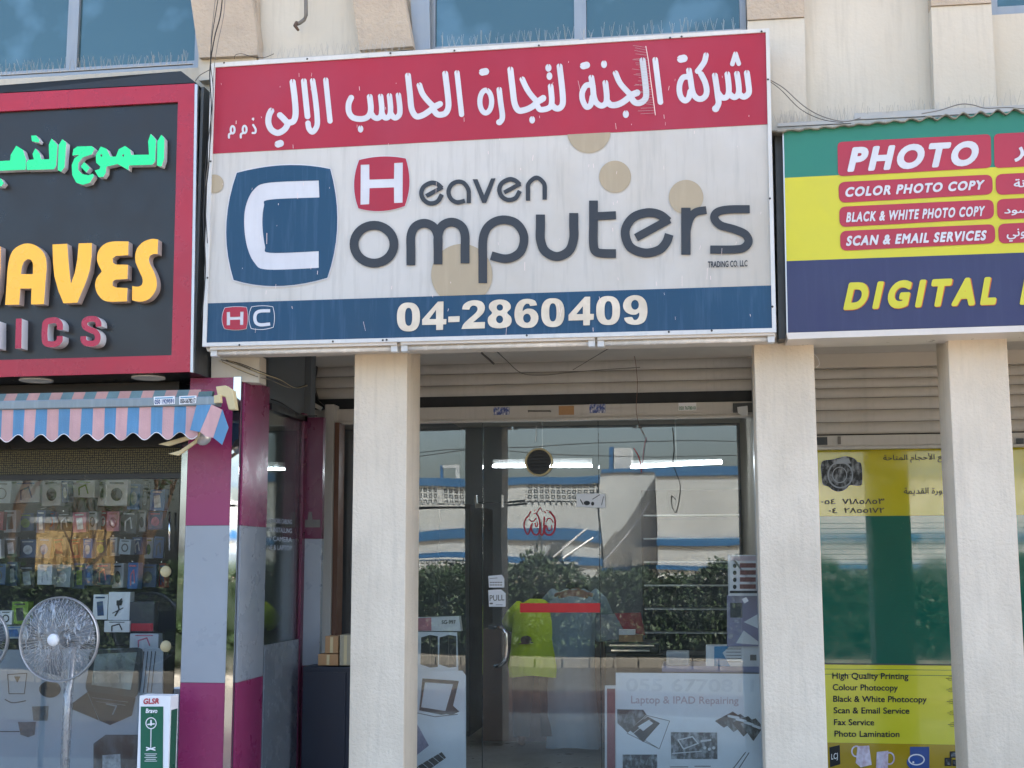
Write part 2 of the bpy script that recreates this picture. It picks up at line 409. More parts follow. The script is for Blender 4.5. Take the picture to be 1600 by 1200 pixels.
# text outlines from Blender's own built-in face
AR = {0x627: 0xFE8D, 0x628: 0xFE8F, 0x629: 0xFE93, 0x62A: 0xFE95, 0x62B: 0xFE99, 0x62C: 0xFE9D, 0x62D: 0xFEA1, 0x62E: 0xFEA5, 0x62F: 0xFEA9, 0x630: 0xFEAB, 0x631: 0xFEAD, 0x632: 0xFEAF, 0x633: 0xFEB1, 0x634: 0xFEB5, 0x635: 0xFEB9, 0x639: 0xFEC9, 0x641: 0xFED1, 0x642: 0xFED5, 0x643: 0xFED9, 0x644: 0xFEDD, 0x645: 0xFEE1, 0x646: 0xFEE5, 0x647: 0xFEE9, 0x648: 0xFEED, 0x64A: 0xFEF1, 0x623: 0xFE83}
NOJOIN = {0x627, 0x629, 0x62F, 0x630, 0x631, 0x632, 0x648, 0x623}
def arabic(s):
    out = []; L = [ord(c) for c in s]; i = 0; prev = False
    while i < len(L):
        c = L[i]
        if c not in AR: out.append(chr(c)); prev = False; i += 1; continue
        if c == 0x644 and i+1 < len(L) and L[i+1] in (0x627, 0x623):
            b = 0xFEFB if L[i+1] == 0x627 else 0xFEF7; out.append(chr(b+(1 if prev else 0))); prev = False; i += 2; continue
        nx = i+1 < len(L) and L[i+1] in AR and c not in NOJOIN
        base = AR[c]
        form = (3 if prev else 2) if nx else (1 if prev else 0)
        out.append(chr(base+form)); prev = nx; i += 1
    return ''.join(out[::-1])
_TC = {}
def outline(s, sp_=1.0):
    if (s, sp_) in _TC: return _TC[(s, sp_)]
    c = bpy.data.curves.new('tmp', 'FONT'); c.body = s; c.space_character = sp_; o = bpy.data.objects.new('tmp', c); COL.objects.link(o)
    dg = bpy.context.evaluated_depsgraph_get(); dg.update()
    cu = o.evaluated_get(dg).to_curve(dg); res = []
    for sp in cu.splines:
        bp = sp.bezier_points; n = len(bp); P = []
        for i in range(n):
            a, b = bp[i], bp[(i+1) % n]
            p0, p1, p2, p3 = (np.array(q[:2]) for q in (a.co, a.handle_right, b.handle_left, b.co))
            straight = abs(np.cross(p1-p0, p3-p0)) < 1e-5 and abs(np.cross(p2-p0, p3-p0)) < 1e-5
            for t in ([0] if straight else (0, .2, .4, .6, .8)):
                P.append(tuple((1-t)**3*p0+3*t*(1-t)**2*p1+3*t*t*(1-t)*p2+t**3*p3))
        if len(P) > 2: res.append(P)
    o.evaluated_get(dg).to_curve_clear(); COL.objects.unlink(o); bpy.data.objects.remove(o); bpy.data.curves.remove(c)
    _TC[(s, sp_)] = res; return res
def area(P): return .5*sum(P[i][0]*P[(i+1) % len(P)][1]-P[(i+1) % len(P)][0]*P[i][1] for i in range(len(P)))
def text(name, s, quad, m, parent, Y, bold=0, shear=0, depth=0, full=False, track=0, step=None):
    """quad = sight points of top-left, top-right, bottom-right, bottom-left of the capitals (full = of the ink)"""
    if any(ord(c) in AR for c in s): s = arabic(s)
    pol = outline(s, 1+track)
    big = max((abs(area(P)) for P in pol), default=1)
    # outer outlines share one turning sense; the largest one shows which
    sg = 1 if area(max(pol, key=lambda P: abs(area(P)))) > 0 else -1
    pr = [('p' if area(P)*sg > 0 else 'P', P) for P in pol]; pr.sort(key=lambda q: q[0] == 'P')
    xs = [p[0] for P in pol for p in P]; ys = [p[1] for P in pol for p in P]
    x0, x1 = min(xs)-bold, max(xs)+bold
    y0, y1 = (min(ys)-bold, max(ys)+bold) if full else (-bold*.6, .69+bold*.6)
    (ax, ay), (bx, by), (cx, cy), (dx, dy) = quad
    def tf(u, v):
        q = (v-y0)/(y1-y0); p = (u-x0+shear*(v-y0)-shear*(y1-y0)*.5)/(x1-x0)
        X = (ax*(1-p)+bx*p)*q+(dx*(1-p)+cx*p)*(1-q); Z = (ay*(1-p)+by*p)*q+(dy*(1-p)+cy*p)*(1-q)
        return at(X, Z, Y)
    ph = abs(dy-ay); st = step or max(.012, min(.05, .55/ph*(y1-y0)))
    pr2 = [(('p' if q[0] == 'p' else 'P'), q[1]) for q in pr]
    return shape_mb(pr2, tf, depth, st, bold).build(name, m, parent)

# ================================================================== SETTING
GZ = 2.98   # soffit
struct(MB().box(-120, 120, -120, 60, -.3, 0).build('ground', M_sand))
struct(MB().box(-60, 60, -9.6, -4.2, .0, .012).build('road', M_asphalt))
struct(MB().box(-60, 60, -1.9, 1.9, .016, .16).build('pavement', mat('grey_paving', 'c2baab', .8, .1, 2, .2, 30)))
struct(MB().box(-60, 60, -4.2, -1.903, .016, .15).build('parking_strip', mat('brown_paving', '846c5e', .85, .15, 3, .2, 30)))
struct(MB().box(-60, 60, -10.15, -9.6, .0, .15).build('far_pavement', M_pave))

Lx = -9.0; Rx = 7.0
b = thing('shop_building', 'cream two storey commercial block that holds the row of three shops', 'building', (0, 6, 0))
# wall band behind the signs and upper storey, pieced round the window openings
mb = MB()
WY = .12
def wall_piece(x0, y0, x1, y1):   # sight-line rectangle on the wall face
    a = at(x0, y0, WY); c = at(x1, y1, WY); mb.box(a.x, c.x, WY, WY+.3, c.z, a.z)
zsill = zz(104, WY); zl = zz(118, WY, 100)
XL = lambda p: xx(p, WY, 60)
zb = 2.86; ztop = 6.6  # wall top is out of view, set low so more sun bounces off the street
w1 = (xx(-700, WY, 60), XL(311), zl+.0, 5.6)
w2 = (XL(668), XL(1168), zz(72, WY, 900), 5.8)
w3 = (XL(1552), XL(2300), zz(22, WY, 1575), 5.8)
def rowwall(x0, x1, z0, z1): mb.box(x0, x1, WY, WY+.3, z0, z1)
rowwall(Lx, Rx, zb, min(w1[2], w2[2], w3[2]))
zmin = min(w1[2], w2[2], w3[2])
rowwall(w1[1], w2[0], zmin, 5.6); rowwall(w2[1], w3[0], zmin, 5.6); rowwall(Lx, w1[0], zmin, 5.6)
rowwall(w1[0], w1[1], zmin-.0, w1[2]); rowwall(w2[0], w2[1], zmin, w2[2]); rowwall(w3[0], w3[1], zmin, w3[2])
rowwall(Lx, Rx, 5.6, ztop)
mb.build('wall', M_cream, b)
MB().box(Lx, Rx, WY+.3, 12, ztop-.25, ztop-.01).build('roof', M_cream, b)  # unseen slab, added to keep the sun out of the shop interiors
mb = MB(); mb.box(Lx-.3, Lx-.01, WY, 12, 0, ztop); mb.box(Rx+.01, Rx+.3, WY, 12, 0, ztop); mb.box(Lx, Rx, 11.7, 12, 0, ztop-.3); mb.build('side_wall', M_cream, b)
MB().box(Lx, Rx, WY+.31, 11.6, GZ, GZ+.12).build('soffit', M_soffit, b)
# partition walls between shops
def part_wall(px0, px1, Y0, Y1, m=M_inwall):
    MB().box(xx(px0, Y0), xx(px1, Y0), Y0, Y1, .1, GZ-.005).build('partition_wall', m, b)
GY = 1.9
part_wall(1188, 1262, 1.86, 6.0, M_soffit)
MB().box(xx(508, 1.3), xx(514, 1.3), 1.95, 6, .1, GZ-.005).build('partition_wall', M_inwall, b)
MB().box(Lx, Rx, 6.0, 6.1, .1, GZ-.005).build('back_wall', M_inwall, b)
MB().box(Lx+.1, Rx-.1, 1.9, 6.0, .1, .158).build('shop_floor', M_floor, b)

# pilaster slabs on the upper wall
def slab(pts, m, Y, name='pilaster', d=.1): return MB().quadprism(pts, Y, d).build(name, m, b)
slab([(275, -160), (372, -160), (402, 60), (402, 86), (311, 90)], M_beige, WY-.11, d=.105)
slab([(374, -160), (400, -160), (403, 86), (402, 86)], M_beige, WY-.06, d=.055)
slab([(528, -160), (610, -160), (632, 0), (645, 72), (562, 78)], M_beige, WY-.11, d=.105)
slab([(311, 93), (400, 88), (400, 118), (311, 126)], M_cream, WY-.07, d=.065)
slab([(561, 81), (646, 75), (646, 100), (561, 102)], M_cream, WY-.07, d=.065)
slab([(1159, -200), (1254, -200), (1257, 26), (1168, 31)], M_beige, WY-.1, d=.095)
slab([(1168, 33), (1257, 28), (1261, 210), (1168, 210)], M_cream, WY-.09, d=.085)
slab([(1448, -200), (1543, -200), (1549, 4), (1455, 9)], M_beige, WY-.1, d=.095)
slab([(1455, 11), (1549, 6), (1559, 190), (1461, 190)], M_cream, WY-.09, d=.085)

def window(w, mulls, label, zt=5.55):
    t = thing('upper_window', label, 'window', ((w[0]+w[1])/2, WY, w[2]))
    x0, x1, z0, z1 = w[0]+.004, w[1]-.004, w[2]+.004, zt
    MB().box(x0, x1, WY+.03, WY+.09, z0, z0+.055).build('frame_sill', M_wgrey, t)
    MB().box(x0, x1, WY+.03, WY+.09, z1-.05, z1).build('frame_head', M_wgrey, t)
    xs = [x0]+list(mulls)+[x1]
    for i, x in enumerate(xs):
        h = .035; a = x if i == 0 else x-h; c = x if i == len(xs)-1 else x+h
        MB().box(a, c, WY+.032, WY+.088, z0+.056, z1-.051).build('mullion', M_wgrey, t)
    for i in range(len(xs)-1):
        MB().box(xs[i]+.036, xs[i+1]-.036, WY+.055, WY+.065, z0+.056, z1-.051).build('pane', M_bluewin, t)
    return t
window(w1, [xx(-300, WY, 60), XL(109)], 'blue tinted window above the black and red sign with a crooked right edge')
window(w2, [XL(906)], 'blue tinted two pane window directly above the white computer shop sign')
window(w3, [xx(1900, WY, 60)], 'blue window corner at the top right above the green and yellow sign')
MB().quadprism([(632, -160), (668, -160), (672, 76), (646, 80)], WY-.03, .028).build('window_reveal', M_wgrey, b)

# street columns
def column(name_px, label):
    (x0, x1) = name_px
    a = xx(x0, 0, 880); c = xx(x1, 0, 880)
    t = MB().box(a, c, 0, .34, .158, 2.859).build('column', M_stucco, None, bevel=.006)
    return tag(t, label, 'column', 'cream stucco columns along the arcade')
column((549.3, 633.5), 'cream stucco column left of the glass shop door under the computer sign')
column((1187.5, 1283), 'cream stucco column right of the repair poster, between the two middle shops')
column((1497.5, 1592.5), 'rightmost cream stucco column in front of the yellow window film')
# far left/right columns outside the frame keep the arcade going
tag(MB().box(xx(1900, 0), xx(1990, 0), 0, .34, .158, 2.859).build('column', M_stucco, None, bevel=.006), 'cream stucco column outside the right edge of the view', 'column')
MB().box(xx(372, 0), Rx, .02, .4, 2.86, GZ-.001).build('front_beam', M_soffit, b)

# drain pipe stub
t = thing('drain_pipe', 'dirty old drain pipe elbow on the wall above the red sign band', 'pipe', tuple(at(470, 40, .05)))
P = [at(x, y, .02) for x, y in ((478, -60), (478, 10), (478, 24), (475, 31), (468, 36), (462, 38))]
MB().tube(P, .012, 8).build('pipe', M_wireg, t, True)
MB().tube([at(464, 36, .02), at(461, 40, .0), at(466, 47, -.01)], .014, 8, .008).build('elbow_mouth', mat('rusty_grime', '5c4a3c', .9, .3, 20), t, True)

# ================================================================== MAIN SIGN
SY = -.25
S = thing('main_shop_sign', 'large red, white and blue computer shop sign with Arabic lettering and phone number', 'sign', tuple(at(765, 530, 0)))
TL, TR_, BR_, BL = (329.5, 98.5), (1202, 44), (1213, 519), (316, 541.5)
iTL, iTR, iBR, iBL = (336, 105), (1196.5, 50), (1206.5, 512.5), (322, 535.5)
MB().quadprism([(332, 100), (1200, 46), (1211, 517), (318.5, 539)], SY+.012, .2).build('box', M_tubegrey, S)
def strip(name, q): MB().quadprism(q, SY-.012, .03).build(name, M_whiteframe, S)
strip('frame_top', [TL, TR_, iTR, iTL]); strip('frame_bottom', [iBL, iBR, BR_, BL])
strip('frame_side', [TL, iTL, iBL, BL]); strip('frame_side', [iTR, TR_, BR_, iBR])
MB().quadprism([iTL, iTR, iBR, iBL], SY, .01).build('panel', M_signwhite, S)
def e(a, b_, t): return (a[0]+(b_[0]-a[0])*t, a[1]+(b_[1]-a[1])*t)
poly('red_band', [iTL, iTR, (1199.3, 194), (332.3, 240)], M_signred, S, SY-.003)
poly('blue_band', [(324.3, 474), (1205, 446), iBR, iBL], M_signblue, S, SY-.003)
L1 = SY-.0055; L2 = SY-.008
def notch(x, y, dx, dy, l, w):   # dark split at a stroke end
    n = math.hypot(dx, dy); dx /= n; dy /= n
    return ('P', [(x-dx*l*.9-dy*w, y-dy*l*.9+dx*w), (x-dx*l*.9+dy*w, y-dy*l*.9-dx*w), (x+dx*l, y+dy*l)])
def c_(p, w): return ('s', cr(p), w)
words = []
A = [c_([(858, 225), (885, 440), (895, 620), (870, 712), (810, 735)], 76), c_([(700, 640), (755, 695), (792, 745), (772, 800), (720, 845), (660, 860), (590, 818), (555, 735), (562, 645), (590, 585)], 76),
     ('s', [(676, 1002), (706, 992)], 86), ('s', [(998, 215), (1044, 655)], 72), c_([(1108, 210), (1140, 420), (1163, 640), (1162, 770), (1110, 848), (1064, 810), (1050, 740)], 68), ('s', [(1272, 200), (1325, 712)], 66),
     notch(858, 215, 0, 1, 34, 7), notch(998, 205, 0, 1, 34, 7), notch(1108, 200, 0, 1, 34, 7), notch(1272, 190, 0, 1, 34, 7), notch(590, 575, -.5, 1, 34, 7), notch(655, 1000, 1, 0, 20, 5)]
words.append((A, 350, 100, 8))
A = [c_([(150, 582), (118, 660), (122, 760), (170, 828), (260, 848), (340, 832), (385, 780), (396, 700), (382, 570)], 72),
     c_([(392, 760), (430, 820), (480, 838), (525, 800), (532, 700), (518, 565)], 68), c_([(530, 760), (560, 822), (600, 832), (635, 790), (642, 700), (628, 558)], 68), c_([(640, 770), (680, 826), (718, 828), (755, 785), (757, 690), (740, 550)], 68),
     ('p', ell(267, 972, 34, 45)),
     c_([(860, 305), (885, 540), (905, 720), (960, 812), (1040, 802), (1130, 745), (1200, 690), (1260, 660)], 74), c_([(1003, 425), (1040, 530), (1110, 622), (1190, 690), (1255, 665)], 70),
     c_([(1325, 280), (1352, 500), (1366, 680), (1335, 768), (1270, 795), (1215, 780), (1172, 715)], 74), ('s', [(1473, 270), (1530, 790)], 66),
     notch(860, 298, 0, 1, 34, 7), notch(1000, 415, .3, 1, 34, 7), notch(1325, 272, 0, 1, 34, 7), notch(1473, 262, 0, 1, 34, 7), notch(382, 560, 0, 1, 34, 7), notch(518, 555, 0, 1, 34, 7), notch(628, 548, 0, 1, 34, 7), notch(740, 540, 0, 1, 34, 7), notch(267, 945, 0, 1, 22, 6)]
words.append((A, 530, 80, 8))
A = [('s', [(190, 262), (230, 254)], 88), ring(232, 630, 74, 142, 64), c_([(400, 480), (418, 640), (440, 800), (428, 865), (400, 888)], 68), ('p', ell(402, 888, 40, 38)),
     c_([(540, 230), (568, 470), (592, 650), (640, 738), (720, 735), (810, 695), (885, 630), (950, 585)], 76), c_([(690, 352), (740, 460), (805, 556), (880, 625), (950, 595)], 70),
     c_([(875, 680), (910, 728), (990, 722), (1045, 685), (1058, 600), (1043, 440)], 70), c_([(1055, 670), (1110, 715), (1165, 705), (1196, 640), (1188, 480), (1155, 190)], 74),
     ('p', ell(812, 858, 36, 46)), ('p', ell(1015, 208, 38, 48)), ('p', ell(1028, 312, 36, 48)),
     notch(540, 222, 0, 1, 34, 7), notch(685, 342, .4, 1, 34, 7), notch(1043, 430, 0, 1, 34, 7), notch(1155, 182, 0, 1, 34, 7), notch(400, 472, 0, 1, 34, 7), notch(160, 258, 1, 0, 24, 5), notch(812, 828, 0, 1, 22, 6), notch(1015, 175, 0, 1, 22, 6), notch(262, 490, .5, 1, 36, 5)]
words.append((A, 730, 80, 8))
A = [('s', [(172, 264), (212, 254)], 86), ('p', ell(430, 243, 37, 48)), c_([(272, 410), (292, 540), (302, 640), (335, 725), (400, 762), (455, 725), (464, 630), (447, 475)], 72),
     c_([(262, 500), (205, 510), (160, 590), (160, 680), (195, 760), (228, 778), (265, 745), (285, 650)], 70),
     c_([(465, 700), (510, 748), (580, 752), (660, 720), (740, 660), (790, 620), (845, 598)], 78), c_([(575, 355), (625, 470), (700, 562), (770, 620), (845, 606)], 70),
     c_([(912, 195), (940, 420), (958, 620), (930, 695), (870, 728), (810, 715), (768, 655)], 76), ('p', ell(703, 867, 38, 48)), ('s', [(1070, 187), (1135, 715)], 70),
     notch(272, 400, 0, 1, 34, 7), notch(447, 468, 0, 1, 34, 7), notch(570, 345, .4, 1, 34, 7), notch(912, 188, 0, 1, 34, 7), notch(1070, 178, 0, 1, 34, 7), notch(703, 838, 0, 1, 22, 6), notch(430, 212, 0, 1, 22, 6), notch(140, 258, 1, 0, 24, 5)]
words.append((A, 890, 70, 8))
A = [('s', [(238, 322), (285, 312)], 118), c_([(365, 500), (390, 640), (410, 780), (440, 880), (500, 940), (570, 942), (628, 890), (642, 800), (615, 680), (555, 560)], 90),
     c_([(355, 600), (275, 610), (225, 700), (215, 820), (245, 925), (305, 972), (360, 930), (385, 830)], 88), c_([(632, 262), (608, 360), (550, 450), (500, 512)], 86),
     c_([(770, 580), (795, 740), (815, 900), (828, 1010), (790, 1095)], 92), ('p', ell(782, 1098, 56, 54)),
     c_([(820, 850), (880, 922), (950, 918), (985, 850), (985, 720), (965, 560)], 90), c_([(990, 860), (1060, 916), (1115, 900), (1145, 830), (1138, 700), (1115, 552)], 90), c_([(1145, 860), (1200, 908), (1255, 900), (1302, 840), (1292, 700), (1270, 540)], 92),
     ('s', [(1043, 400), (1092, 240)], 72), ('s', [(1143, 395), (1092, 240)], 72),
     notch(365, 490, 0, 1, 42, 9), notch(632, 250, -.1, 1, 42, 9), notch(770, 570, 0, 1, 42, 9), notch(965, 550, 0, 1, 42, 9), notch(1115, 542, 0, 1, 42, 9), notch(1270, 530, 0, 1, 42, 9), notch(1095, 225, .2, 1, 42, 8), notch(195, 316, 1, 0, 30, 6)]
words.append((A, 1040, 60, 10))
for pr, ox, oy, s in words: shape('arabic_word', pr, M_signlet, S, L1, ox, oy, s, step=.7)
sm = [ring(108, 822, 24, 45, 26), c_([(90, 866), (64, 880), (62, 920)], 26), ring(258, 818, 24, 45, 26), c_([(240, 862), (212, 878), (210, 918)], 26), c_([(365, 762), (395, 815), (390, 858), (358, 862)], 26), ('p', ell(363, 688, 16, 16))]
shape('arabic_word', sm, M_signlet, S, L1, 350, 100, 8, step=.35)
# logo blocks
def bulge(c, m_):
    """corners and edge midpoints to a swollen square"""
    P = []
    for i in range(4):
        a, b_, q = np.array(c[i]), np.array(c[(i+1) % 4]), np.array(m_[i]); k = 2*q-.5*(a+b_)
        for t in np.arange(9)/9: P.append(tuple((1-t)**2*a+2*t*(1-t)*k+t*t*b_))
    return P
Cb = bulge([(370, 270), (516, 264), (511.5, 434), (365, 437.5)], [(445, 258), (527, 350), (435, 447), (353.5, 355)])
shape('logo_outline', [('p', Cb)], M_signlet, S, L1+.001, step=.7, grow=1.5)
Cp = cr([(498, 282), (420, 285.5), (397, 296), (384.5, 320), (381.5, 350), (386, 385), (398, 411), (418, 421.2), (498, 418.5)], 6)+cr([(498, 392.5), (422, 395), (414, 384), (410, 350), (412.5, 322), (421, 312), (499, 308.5)], 6)
shape('logo_block', [('p', Cb), ('P', Cp)], M_signblue, S, L1, step=.7)
Hb = bulge([(105, 50), (470, 38), (462, 410), (100, 428)], [(290, 22), (499, 230), (280, 449), (66, 240)])
shape('logo_outline', [('p', Hb)], M_signlet, S, L1+.001, 540, 240, 5, step=.7, grow=5)
Hs = [[(118, 88), (185, 85), (186, 203), (378, 197), (380, 74), (447, 70), (445, 383), (379, 386), (378, 264), (187, 270), (184, 395), (116, 399)]]
shape('logo_block', [('p', Hb), ('P', Hs[0])], M_signred, S, L1, 540, 240, 5, step=.5)
# letters
om = {'o': [ring(222, 708, 156, 148, 70)],
      'm': [('s', cr([(510, 873), (510, 760), (511, 640), (545, 570), (615, 544), (685, 572), (720, 640), (722, 760), (722, 866)]), 69, 1), ('s', cr([(722, 866), (722, 760), (723, 640), (755, 564), (828, 535), (900, 564), (932, 632), (933, 750), (933, 858)]), 69, 1)],
      'p': [('s', cr([(1072, 1012), (1072, 850), (1073, 680), (1100, 590), (1160, 535), (1240, 517), (1325, 540), (1380, 605), (1394, 680), (1370, 760), (1310, 808), (1235, 821), (1137, 796)]), 68, 1)]}
for ch in om: shape('letter', om[ch], M_signtext, S, L2, 540, 240, 5, step=.6)
ut = {'u': [('s', cr([(103, 190), (103, 270), (103, 355), (133, 430), (210, 467), (290, 430), (321, 350), (322, 260), (322, 180)]), 60, 1)],
      't': [('s', cr([(452, 98), (452, 240), (452, 390), (470, 435), (515, 446), (600, 447)]), 58, 1), ('s', [(460, 201), (600, 195)], 53, 1)],
      'e': [('s', cr([(945, 236), (888, 192), (810, 178), (720, 205), (668, 270), (664, 340), (700, 410), (790, 443), (880, 425), (930, 375), (950, 320)]), 59, 1), ('s', [(731, 343), (952, 222)], 54, 1)],
      'r': [('s', [(1060, 145), (1060, 455)], 62, 1), ('s', cr([(1064, 300), (1085, 220), (1125, 175), (1195, 161)]), 53, 1)],
      's': [('s', cr([(1480, 155), (1330, 158), (1262, 178), (1248, 218), (1290, 262), (1380, 288), (1450, 320), (1472, 368), (1442, 408), (1380, 420), (1220, 421)]), 54, 1)]}
for ch in ut: shape('letter', ut[ch], M_signtext, S, L2, 820, 290, 4.2105, step=.6)
def ee(dx, dy): return [('s', cr([(752+dx, 270+dy), (715+dx, 237+dy), (668+dx, 228+dy), (612+dx, 258+dy), (592+dx, 308+dy), (610+dx, 360+dy), (660+dx, 389+dy), (718+dx, 374+dy), (752+dx, 318+dy)]), 35, 1), ('s', [(629+dx, 331+dy), (757+dx, 262+dy)], 33, 1)]
shape('letter', ee(0, 0), M_signtext, S, L2, 540, 240, 5, step=.4)
shape('letter', [('s', cr([(962, 388), (962, 330), (958, 280), (925, 232), (880, 219), (830, 240), (804, 295), (822, 352), (870, 380), (932, 368)]), 34, 1)], M_signtext, S, L2, 540, 240, 5, step=.4)
shape('letter', [('p', [(992, 200), (1030, 199), (1082, 325), (1136, 194), (1172, 192), (1098, 385), (1068, 386)])], M_signtext, S, L2, 540, 240, 5, step=.4)
shape('letter', ee(609, -27), M_signtext, S, L2, 540, 240, 5, step=.4)
shape('letter', [('s', cr([(1425, 368), (1425, 300), (1430, 235), (1490, 188), (1549, 232), (1555, 300), (1555, 360)]), 34, 1)], M_signtext, S, L2, 540, 240, 5, step=.4)
text('small_print', 'TRADING CO. LLC', [(1106, 408.5), (1168, 406.5), (1168, 416), (1106, 418)], M_signtext, S, L2, .025)
def se(cx, cy, rx, ry, p=2.5): return [(cx+rx*math.copysign(abs(math.cos(t))**(2/p), math.cos(t)), cy+ry*math.copysign(abs(math.sin(t))**(2/p), math.sin(t))) for t in [2*math.pi*i/48 for i in range(48)]]
digL = [[('p', se(215, 345, 137, 172)), ('P', se(217, 343, 43, 107))],
        [('p', [(565, 162), (632, 160), (630, 370), (668, 370), (664, 432), (628, 433), (626, 498), (545, 500), (545, 437), (378, 440), (378, 375)]), ('P', [(543, 260), (543, 370), (462, 370)])],
        [('p', [(690, 340), (825, 334), (822, 403), (688, 408)])],
        [('p', cr([(853, 255), (870, 200), (930, 158), (1010, 145), (1090, 165), (1125, 225), (1110, 290), (1060, 345), (985, 408)])+[(1127, 404), (1123, 480)]+cr([(845, 488), (870, 430), (930, 370), (1000, 310), (1035, 265), (1030, 225), (990, 208), (955, 225), (940, 258)]))],
        [('p', cr([(1300, 137), (1375, 148), (1425, 190), (1430, 245), (1390, 295), (1435, 345), (1440, 410), (1400, 460), (1300, 480), (1205, 465), (1162, 415), (1165, 350), (1210, 297), (1175, 245), (1180, 190), (1230, 150)], 5, True)), ('P', ell(1303, 232, 38, 38)), ('P', ell(1300, 373, 42, 46))]]
digR = [[('p', cr([(222, 205), (205, 160), (170, 138), (110, 128), (40, 140), (-10, 180), (-40, 250), (-45, 340), (-20, 420), (40, 465), (100, 475), (170, 465), (220, 420), (238, 355), (222, 295), (175, 255), (115, 245), (75, 258), (50, 275), (60, 225), (90, 190), (125, 190), (140, 215)])), ('P', ell(102, 360, 46, 54))],
        [('p', se(410, 293, 138, 172)), ('P', se(410, 290, 44, 108))],
        [('p', [(790, 105), (855, 102), (853, 308), (900, 308), (895, 378), (853, 380), (850, 443), (772, 445), (772, 383), (597, 388), (597, 320)]), ('P', [(768, 215), (768, 310), (690, 312)])],
        [('p', se(1068, 268, 142, 173)), ('P', se(1072, 268, 47, 112))],
        [('p', cr([(1258, 355), (1345, 345), (1375, 378), (1410, 375), (1435, 340), (1437, 295), (1400, 315), (1340, 315), (1280, 285), (1248, 230), (1255, 165), (1300, 110), (1380, 85), (1460, 100), (1515, 155), (1535, 240), (1530, 330), (1500, 400), (1440, 432), (1370, 438), (1300, 420), (1265, 385)])), ('P', ell(1388, 200, 46, 58))]]
for g in digL: shape('digit', g, M_phone, S, L2, 610, 450, 7.619, step=.5)
for g in digR: shape('digit', g, M_phone, S, L2, 810, 450, 7.619, step=.5)
# small pair of logos
Hb2 = bulge([(60, 540), (240, 535), (238, 712), (58, 712)], [(150, 530), (250, 622), (148, 722), (38, 628)])
shape('small_logo_outline', [('p', Hb2)], M_signlet, S, L1, 340, 380, 5.333, step=.35, grow=4)
shape('small_logo', [('p', Hb2), ('P', [(76, 574), (103, 572), (104, 615), (188, 612), (188, 571), (216, 570), (213, 680), (187, 681), (187, 636), (104, 639), (103, 683), (76, 684)])], M_signred, S, L2, 340, 380, 5.333, step=.35)
Cb2 = bulge([(282, 531), (460, 529), (464, 700), (280, 711)], [(370, 521), (474, 614), (372, 719), (261, 620)])
shape('small_logo_outline', [('s', Cb2+[Cb2[0]], 5)], M_signlet, S, L1, 340, 380, 5.333, step=.3)
shape('small_logo', [('s', cr([(438, 563), (360, 565), (322, 582), (310, 622), (322, 664), (360, 680), (438, 673)]), 27, 1)], M_signlet, S, L1, 340, 380, 5.333, step=.35)
# tan dots
def dot(cx, cy, r, clip=None):
    pr = [('p', ell(cx, cy, r, r, 48))]
    if clip: pr.append(('P', clip))
    shape('tan_dot', pr, M_signtan, S, SY-.004, step=.7)
dot(920, 205, 34, [(800, 100), (1050, 100), (1050, 201.5), (800, 214.8)]); dot(961, 276, 25); dot(1072, 308, 27)
dot(721.6, 429, 48, [(600, 465), (850, 457.5), (850, 540), (600, 540)]); dot(335, 287, 14.5, [(300, 250), (330, 250), (329, 320), (300, 320)])
# scratches, scrape of bare spike strip, screws
mb = MB()
for i in range(110):
    x = random.uniform(345, 1190); y = random.uniform(60, 520); top = 105-(x-335)*.0637
    if y < top+8 or y > 530-(x-320)*.027: continue
    l = random.uniform(1, 7) if random.random() < .8 else random.uniform(8, 20); w = random.uniform(.3, .8); dx = random.uniform(-.25, .25)*l
    q = [(x, y), (x+w, y), (x+w+dx, y+l), (x+dx, y+l)]
    mb.quadprism(q, SY-.0095, .0003)
stuff(mb.build('scratches', M_scratch, S))
mb = MB()
for x, y in ((350, 98), (480, 92), (610, 83), (710, 79), (842, 71), (1047, 59), (1065, 57), (1190, 49), (329, 252), (324, 434), (1200, 124), (1203, 310), (1207, 479), (374, 539), (520, 533.5), (598, 531.5), (604, 531), (823, 524), (1045, 518.5), (1112, 516.5)):
    c = at(x, y, SY-.014); mb.lathe_y(c, [(0.001, -.002), (.005, -.002), (.006, 0)], 8)
stuff(mb.build('screws', M_ink, S))
# spike strip glued down the sign face
t = thing('spike_strip', 'fallen bird spike strip hanging down across the red band near the top right', 'bird spikes', tuple(at(1018, 120, SY-.02)))
P = [at(x, y, SY-.016) for x, y in cr([(1009, 72), (1013, 95), (1016, 120), (1020, 150), (1024, 180)], 5)]
MB().tube(P, .0022, 5).build('strip', M_scratch, t)
mb = MB()
for i in range(26):
    y = 74+i*4.1; x = 1009+(y-72)*.14; a = at(x, y, SY-.016); c = at(x-random.uniform(15, 27), y+random.uniform(-4, 3), SY-.03); mb.tube([a, c], .0007, 3)
stuff(mb.build('spikes', M_spike, t))

